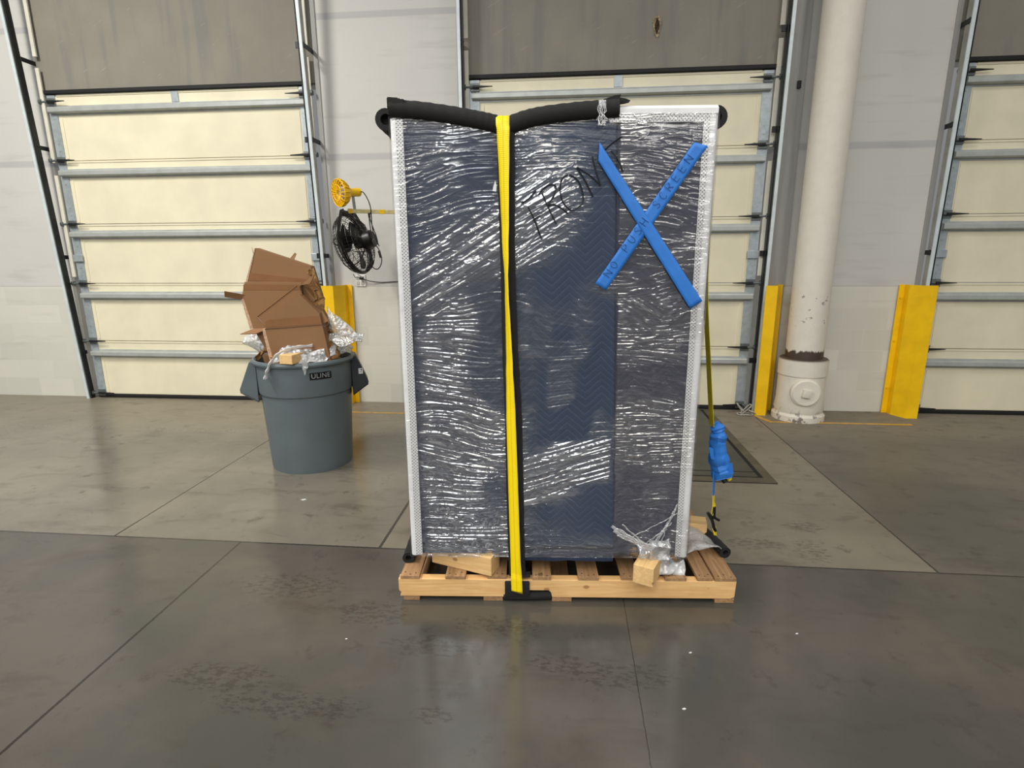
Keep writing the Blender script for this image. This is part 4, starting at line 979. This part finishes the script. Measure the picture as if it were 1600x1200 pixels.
# front edge protector beneath the strap
def lerp(pts, z):
    for (x0, z0), (x1, z1) in zip(pts, pts[1:]):
        if z0 >= z >= z1: return x0+(x1-x0)*(z0-z)/(z0-z1)
    return pts[-1][0] if z < pts[-1][1] else pts[0][0]
SL = [(.434, 1.94), (.434, 1.80), (.441, 1.49), (.446, 1.096), (.454, .86), (.457, .52), (.464, .22), (.466, .10)]
SR = [(.496, 1.94), (.497, 1.80), (.497, 1.49), (.509, 1.096), (.523, .86), (.530, .52), (.535, .22), (.540, .10)]
mb = MB(); N_ = 60; ring_ = []
for k in range(N_+1):
    z = 1.93-(1.93-.125)*k/N_; a = lerp(SL, z)+.0015*noise.noise(Vector((0, 0, z*20))); b_ = lerp(SR, z)+.0015*noise.noise(Vector((5, 0, z*20)))
    y1 = .0135; y0 = .003
    ring_.append([mb.bm.verts.new(q) for q in ((a, y1, z), (a, y0, z), (a+.008, y0-.002, z), (b_-.008, y0-.002, z), (b_, y0, z), (b_, y1, z))])
for A, B in zip(ring_, ring_[1:]):
    for j in range(6): mb.face((A[j], A[(j+1) % 6], B[(j+1) % 6], B[j]))
mb.face(ring_[0]); mb.face(ring_[-1][::-1])
o = mb.done('edge_protector', M_foam, None, PF, (.48, 0, 1.0), smooth=40); tag(o, 'long black foam strip under the front yellow strap', 'foam strip')
mb = MB(); mb.bx(.448, .556, -.012, -.001, .030, .104, .004); mb.bx(.50, .56, -.010, .03, .1245, .130, .001)
for a in (0,): pass
P = smoothpath([(.444, .016, .022), (.50, .012, .024), (.58, .016, .022), (.650, .02, .024)], 5); mb.tube(P, [.021]*len(P), 12)
o = mb.done('foam_pad', M_foam, None, PF, (.5, -.01, .04), smooth=40); tag(o, 'black foam pad in the notch of the front pallet beam', 'foam pad')

# front ratchet strap: twisted webbing
keys = [(1.985, .455, .048), (1.94, .457, .047), (1.80, .459, .0385), (1.49, .463, .0215), (1.42, .4645, .0135), (1.35, .466, .014), (1.096, .474, .025), (.86, .479, .0375), (.52, .4875, .041), (.22, .495, .0425), (.13, .499, .048), (.065, .501, .048)]
mb = MB(); uvl = mb.bm.loops.layers.uv.new('UVMap'); rows = []; W0 = .0505; path = []
def kz(z):
    for a, b_ in zip(keys, keys[1:]):
        if a[0] >= z >= b_[0]:
            t = (a[0]-z)/(a[0]-b_[0]); return a[1]+(b_[1]-a[1])*t, a[2]+(b_[2]-a[2])*t
    return keys[-1][1], keys[-1][2]
NZ = 150; top_rows = []
for k in range(16):            # over the top, from the back to the front
    t = k/15; y = .80-(.80-.05)*t; top_rows.append((Vector((.455-.025, y, 1.952+.034*max(0, (t-.85)/.15))), Vector((.455+.025, y, 1.952+.034*max(0, (t-.85)/.15)))))
for k in range(1, 7):
    a = k/6*pi/2; c = Vector((.455, TY, 1.952)); q = c+Vector((0, -.037*sin(a), .037*cos(a))); top_rows.append((q-Vector((.0245, 0, 0)), q+Vector((.0245, 0, 0))))
rows += top_rows
for k in range(1, NZ+1):
    z = 1.952-(1.952-.065)*k/NZ; x, w_ = kz(z); w_ = min(w_, W0*.985); th = math.acos(w_/W0)
    if z > 1.2: th = th
    y = -.013+(.012 if z < .13 else 0)*0 - (W0/2)*sin(th)*.0
    yy = -.018 if z < .13 else -.014; yy -= (W0/2)*sin(th)*.55
    jit = .0012*noise.noise(Vector((0, 0, z*14)))
    dv = Vector((cos(th)*W0/2, -sin(th)*W0/2*.9, 0)); c = Vector((x+jit, yy, z)); rows.append((c-dv, c+dv))
lastx = rows[-1]
for k in range(1, 5): rows.append((lastx[0]+Vector((0, .02*k, -.022 if k > 0 else 0)), lastx[1]+Vector((0, .02*k, -.022))))
V = [[mb.bm.verts.new(r[0].lerp(r[1], j/4)) for j in range(5)] for r in rows]
L_ = 0
for i in range(len(V)-1):
    dl = (V[i+1][2].co-V[i][2].co).length
    for j in range(4):
        f = mb.face((V[i][j], V[i][j+1], V[i+1][j+1], V[i+1][j]))
        if f:
            for lp, (uu, vv) in zip(f.loops, ((j/4, L_), ((j+1)/4, L_), ((j+1)/4, L_+dl), (j/4, L_+dl))): lp[uvl].uv = (uu, vv)
    L_ += dl
o = mb.done('cargo_strap', M_strap, None, PF, (.48, 0, 1.9), smooth=True, solid=.0018); tag(o, 'bright yellow strap down the middle of the cabinet front', 'strap', 'yellow tie-down straps')
# side strap with the taped ratchet
d = thing('cargo_strap', 'yellow strap down the cabinet right side with ratchet taped in blue', 'strap', (1.46, .3, .2), PF, 'yellow tie-down straps')
mb = MB()
mb.tube([(1.305, .3, 2.034), (1.312, .3, 1.98), (1.330, .3, 1.40), (1.362, .3, 1.036), (1.397, .3, .70)], .023, 4, flat=.06)
mb.tube([(-.035, .3, 2.044), (.6, .3, 1.992-.03), (1.295, .3, 2.044)], .023, 4, flat=.06)
mb.tube([(-.045, .3, 2.03), (-.045, .3, 1.95), (-.030, .3, .20), (-.03, .3, .13)], .023, 4, flat=.06)
bmesh.ops.delete(mb.bm, geom=[], context='VERTS')
mb2 = MB()
def web(mbx, path, w_, th_, wdir):
    P = smoothpath(path, 5); prev = None; wd = Vector(wdir).normalized()
    for i, q in enumerate(P):
        t = (P[min(i+1, len(P)-1)]-P[max(i-1, 0)]).normalized(); nn = t.cross(wd).normalized(); wv = wd*w_/2; nv = nn*th_/2
        rr = [mbx.bm.verts.new(q+a) for a in (wv+nv, wv-nv, -wv-nv, -wv+nv)]
        if prev:
            for j in range(4): mbx.face((prev[j], prev[(j+1) % 4], rr[(j+1) % 4], rr[j]))
        else: mbx.face(rr)
        prev = rr
    mbx.face(prev)
# the webbing is seen nearly edge-on: its width lies front-to-back, turned a little
web(mb2, [(.014, .3, .14), (.014, .3, 1.0), (.002, .3, 1.80), (-.014, .3, 1.93), (-.034, .3, 2.0), (.0, .3, 2.046), (.06, .3, 2.035), (.62, .3, 2.028), (1.2, .3, 2.036), (1.262, .3, 2.046), (1.300, .3, 2.03), (1.312, .3, 1.98), (1.322, .3, 1.40), (1.360, .3, 1.036), (1.398, .3, .72)], .046, .0025, (-.12, 1, 0))
mb.bm.free(); mb2.done('webbing', M_yel2, d)
mb = MB(); P = smoothpath([(1.418, .3, .735), (1.428, .3, .70), (1.432, .3, .64), (1.438, .3, .58), (1.450, .3, .53), (1.462, .3, .485), (1.466, .3, .468)], 6)
bm0 = mb.tube(P, [(.018, .030, .038, .040, .039, .041, .040, .043, .046, .043)[min(9, int(k/len(P)*10))]+.006*noise.noise(Vector((k*.5, 2, 0))) for k in range(len(P))], 14)
for v in mb.bm.verts:
    q = v.co.copy(); v.co += Vector((noise.noise(q*26), noise.noise(q*26+Vector((9, 0, 0))), noise.noise(q*22+Vector((0, 9, 0)))))*.012
o = mb.done('tape_wrapping', M_tape, d, smooth=28)
for q in ([(1.402, .27, .62), (1.378, .26, .632), (1.392, .26, .575), (1.412, .27, .565)], [(1.475, .27, .545), (1.492, .26, .555), (1.502, .26, .50), (1.48, .27, .49)]): sheet('tape_flap', q, M_tape, o, .002)
mb = MB(); mb.tube([(1.480, .285, .478), (1.497, .28, .462)], .011, 8); mb.done('lever_tip', M_yel2, d)
mb = MB(); mb.tube([(1.462, .285, .47), (1.476, .28, .452)], .014, 8); mb.done('ratchet_handle', M_black, d)
mb = MB(); web(mb, [(1.425, .3, .53), (1.428, .3, .46), (1.432, .3, .375)], .028, .006, (.5, 1, 0)); mb.done('taped_tail', M_tape, d)
mb = MB(); web(mb, [(1.432, .3, .38), (1.436, .3, .33), (1.432, .3, .285)], .030, .003, (.6, 1, 0)); web(mb, [(1.434, .3, .34), (1.444, .3, .31), (1.440, .3, .275)], .028, .003, (.6, 1, 0)); mb.done('hook_loop', M_strap, d)
mb = MB(); mb.tube(smoothpath([(1.438, .29, .32), (1.440, .29, .285), (1.436, .29, .262), (1.424, .29, .272), (1.414, .29, .285)], 5), .0065, 8)
mb.tube(smoothpath([(1.442, .30, .285), (1.446, .30, .262), (1.458, .30, .252), (1.470, .30, .246)], 5), .0065, 8); mb.done('upper_hook', M_black, d, smooth=True)
mb = MB(); mb.tube(smoothpath([(1.405, .28, .295), (1.418, .28, .272), (1.430, .28, .25), (1.442, .285, .215), (1.452, .29, .195)], 5), .0075, 8); mb.done('lower_hook', M_black, d, smooth=True)
mb = MB(); web(mb, [(1.449, .295, .212), (1.454, .295, .18), (1.459, .295, .145)], .026, .004, (.7, 1, 0)); web(mb, [(1.440, .292, .21), (1.448, .293, .185), (1.456, .294, .150)], .016, .003, (.7, 1, 0)); mb.done('lower_loop', M_strap, d)
# loose film bits on the pallet right
o = crumple('film_scrap', lambda u, v: (1.25+.20*u, .12+.22*v+.05*u, .15+.03*sin(pi*u)+.05*v*(1-u)), 16, 12, M_wrapknot, .03, 14, (1.33, .2, .13), seed=4, frame=PF)
tag(o, 'clear film scrap draped on the pallet boards at the right corner', 'plastic film')
o = bubbled('bubble_wrap', lambda u, v: (1.105+.13*u, .01+.10*v, .128+.055*sin(pi*v)+.015*sin(6*u)), 26, 20, M_bubble, (1.17, .06, .124), 31, .02, 22, .008); o.matrix_world = PF @ Matrix.Translation((1.17, .06, .124))
tag(o, 'small puff of bubble wrap beside the front right pine block', 'bubble wrap')
# litter on the floor
for k, (x, y, s_, lab) in enumerate(((-1.62, 3.1, .018, 'white paper chip on the floor in front of the trash can'), (.42, 1.62, .007, 'tiny white chip on the floor at the lower right'), (.50, 1.90, .006, 'tiny white chip on the floor near the pallet right corner'), (.95, 2.05, .006, 'small white chip on the floor far right of the pallet'), (.53, 1.33, .007, 'small white sliver on the floor nearest the camera'), (-.85, 1.86, .005, 'tiny white fleck on the floor left of the pallet'))):
    mb = MB(); mb.prism([(x-s_, y), (x, y-s_*.5), (x+s_, y+s_*.2), (x+s_*.2, y+s_*.6)], .0005, .003, 'z'); tag(mb.done('paper_chip', M_stick, base=(x, y, 0)), lab, 'litter', 'white chips on the floor')
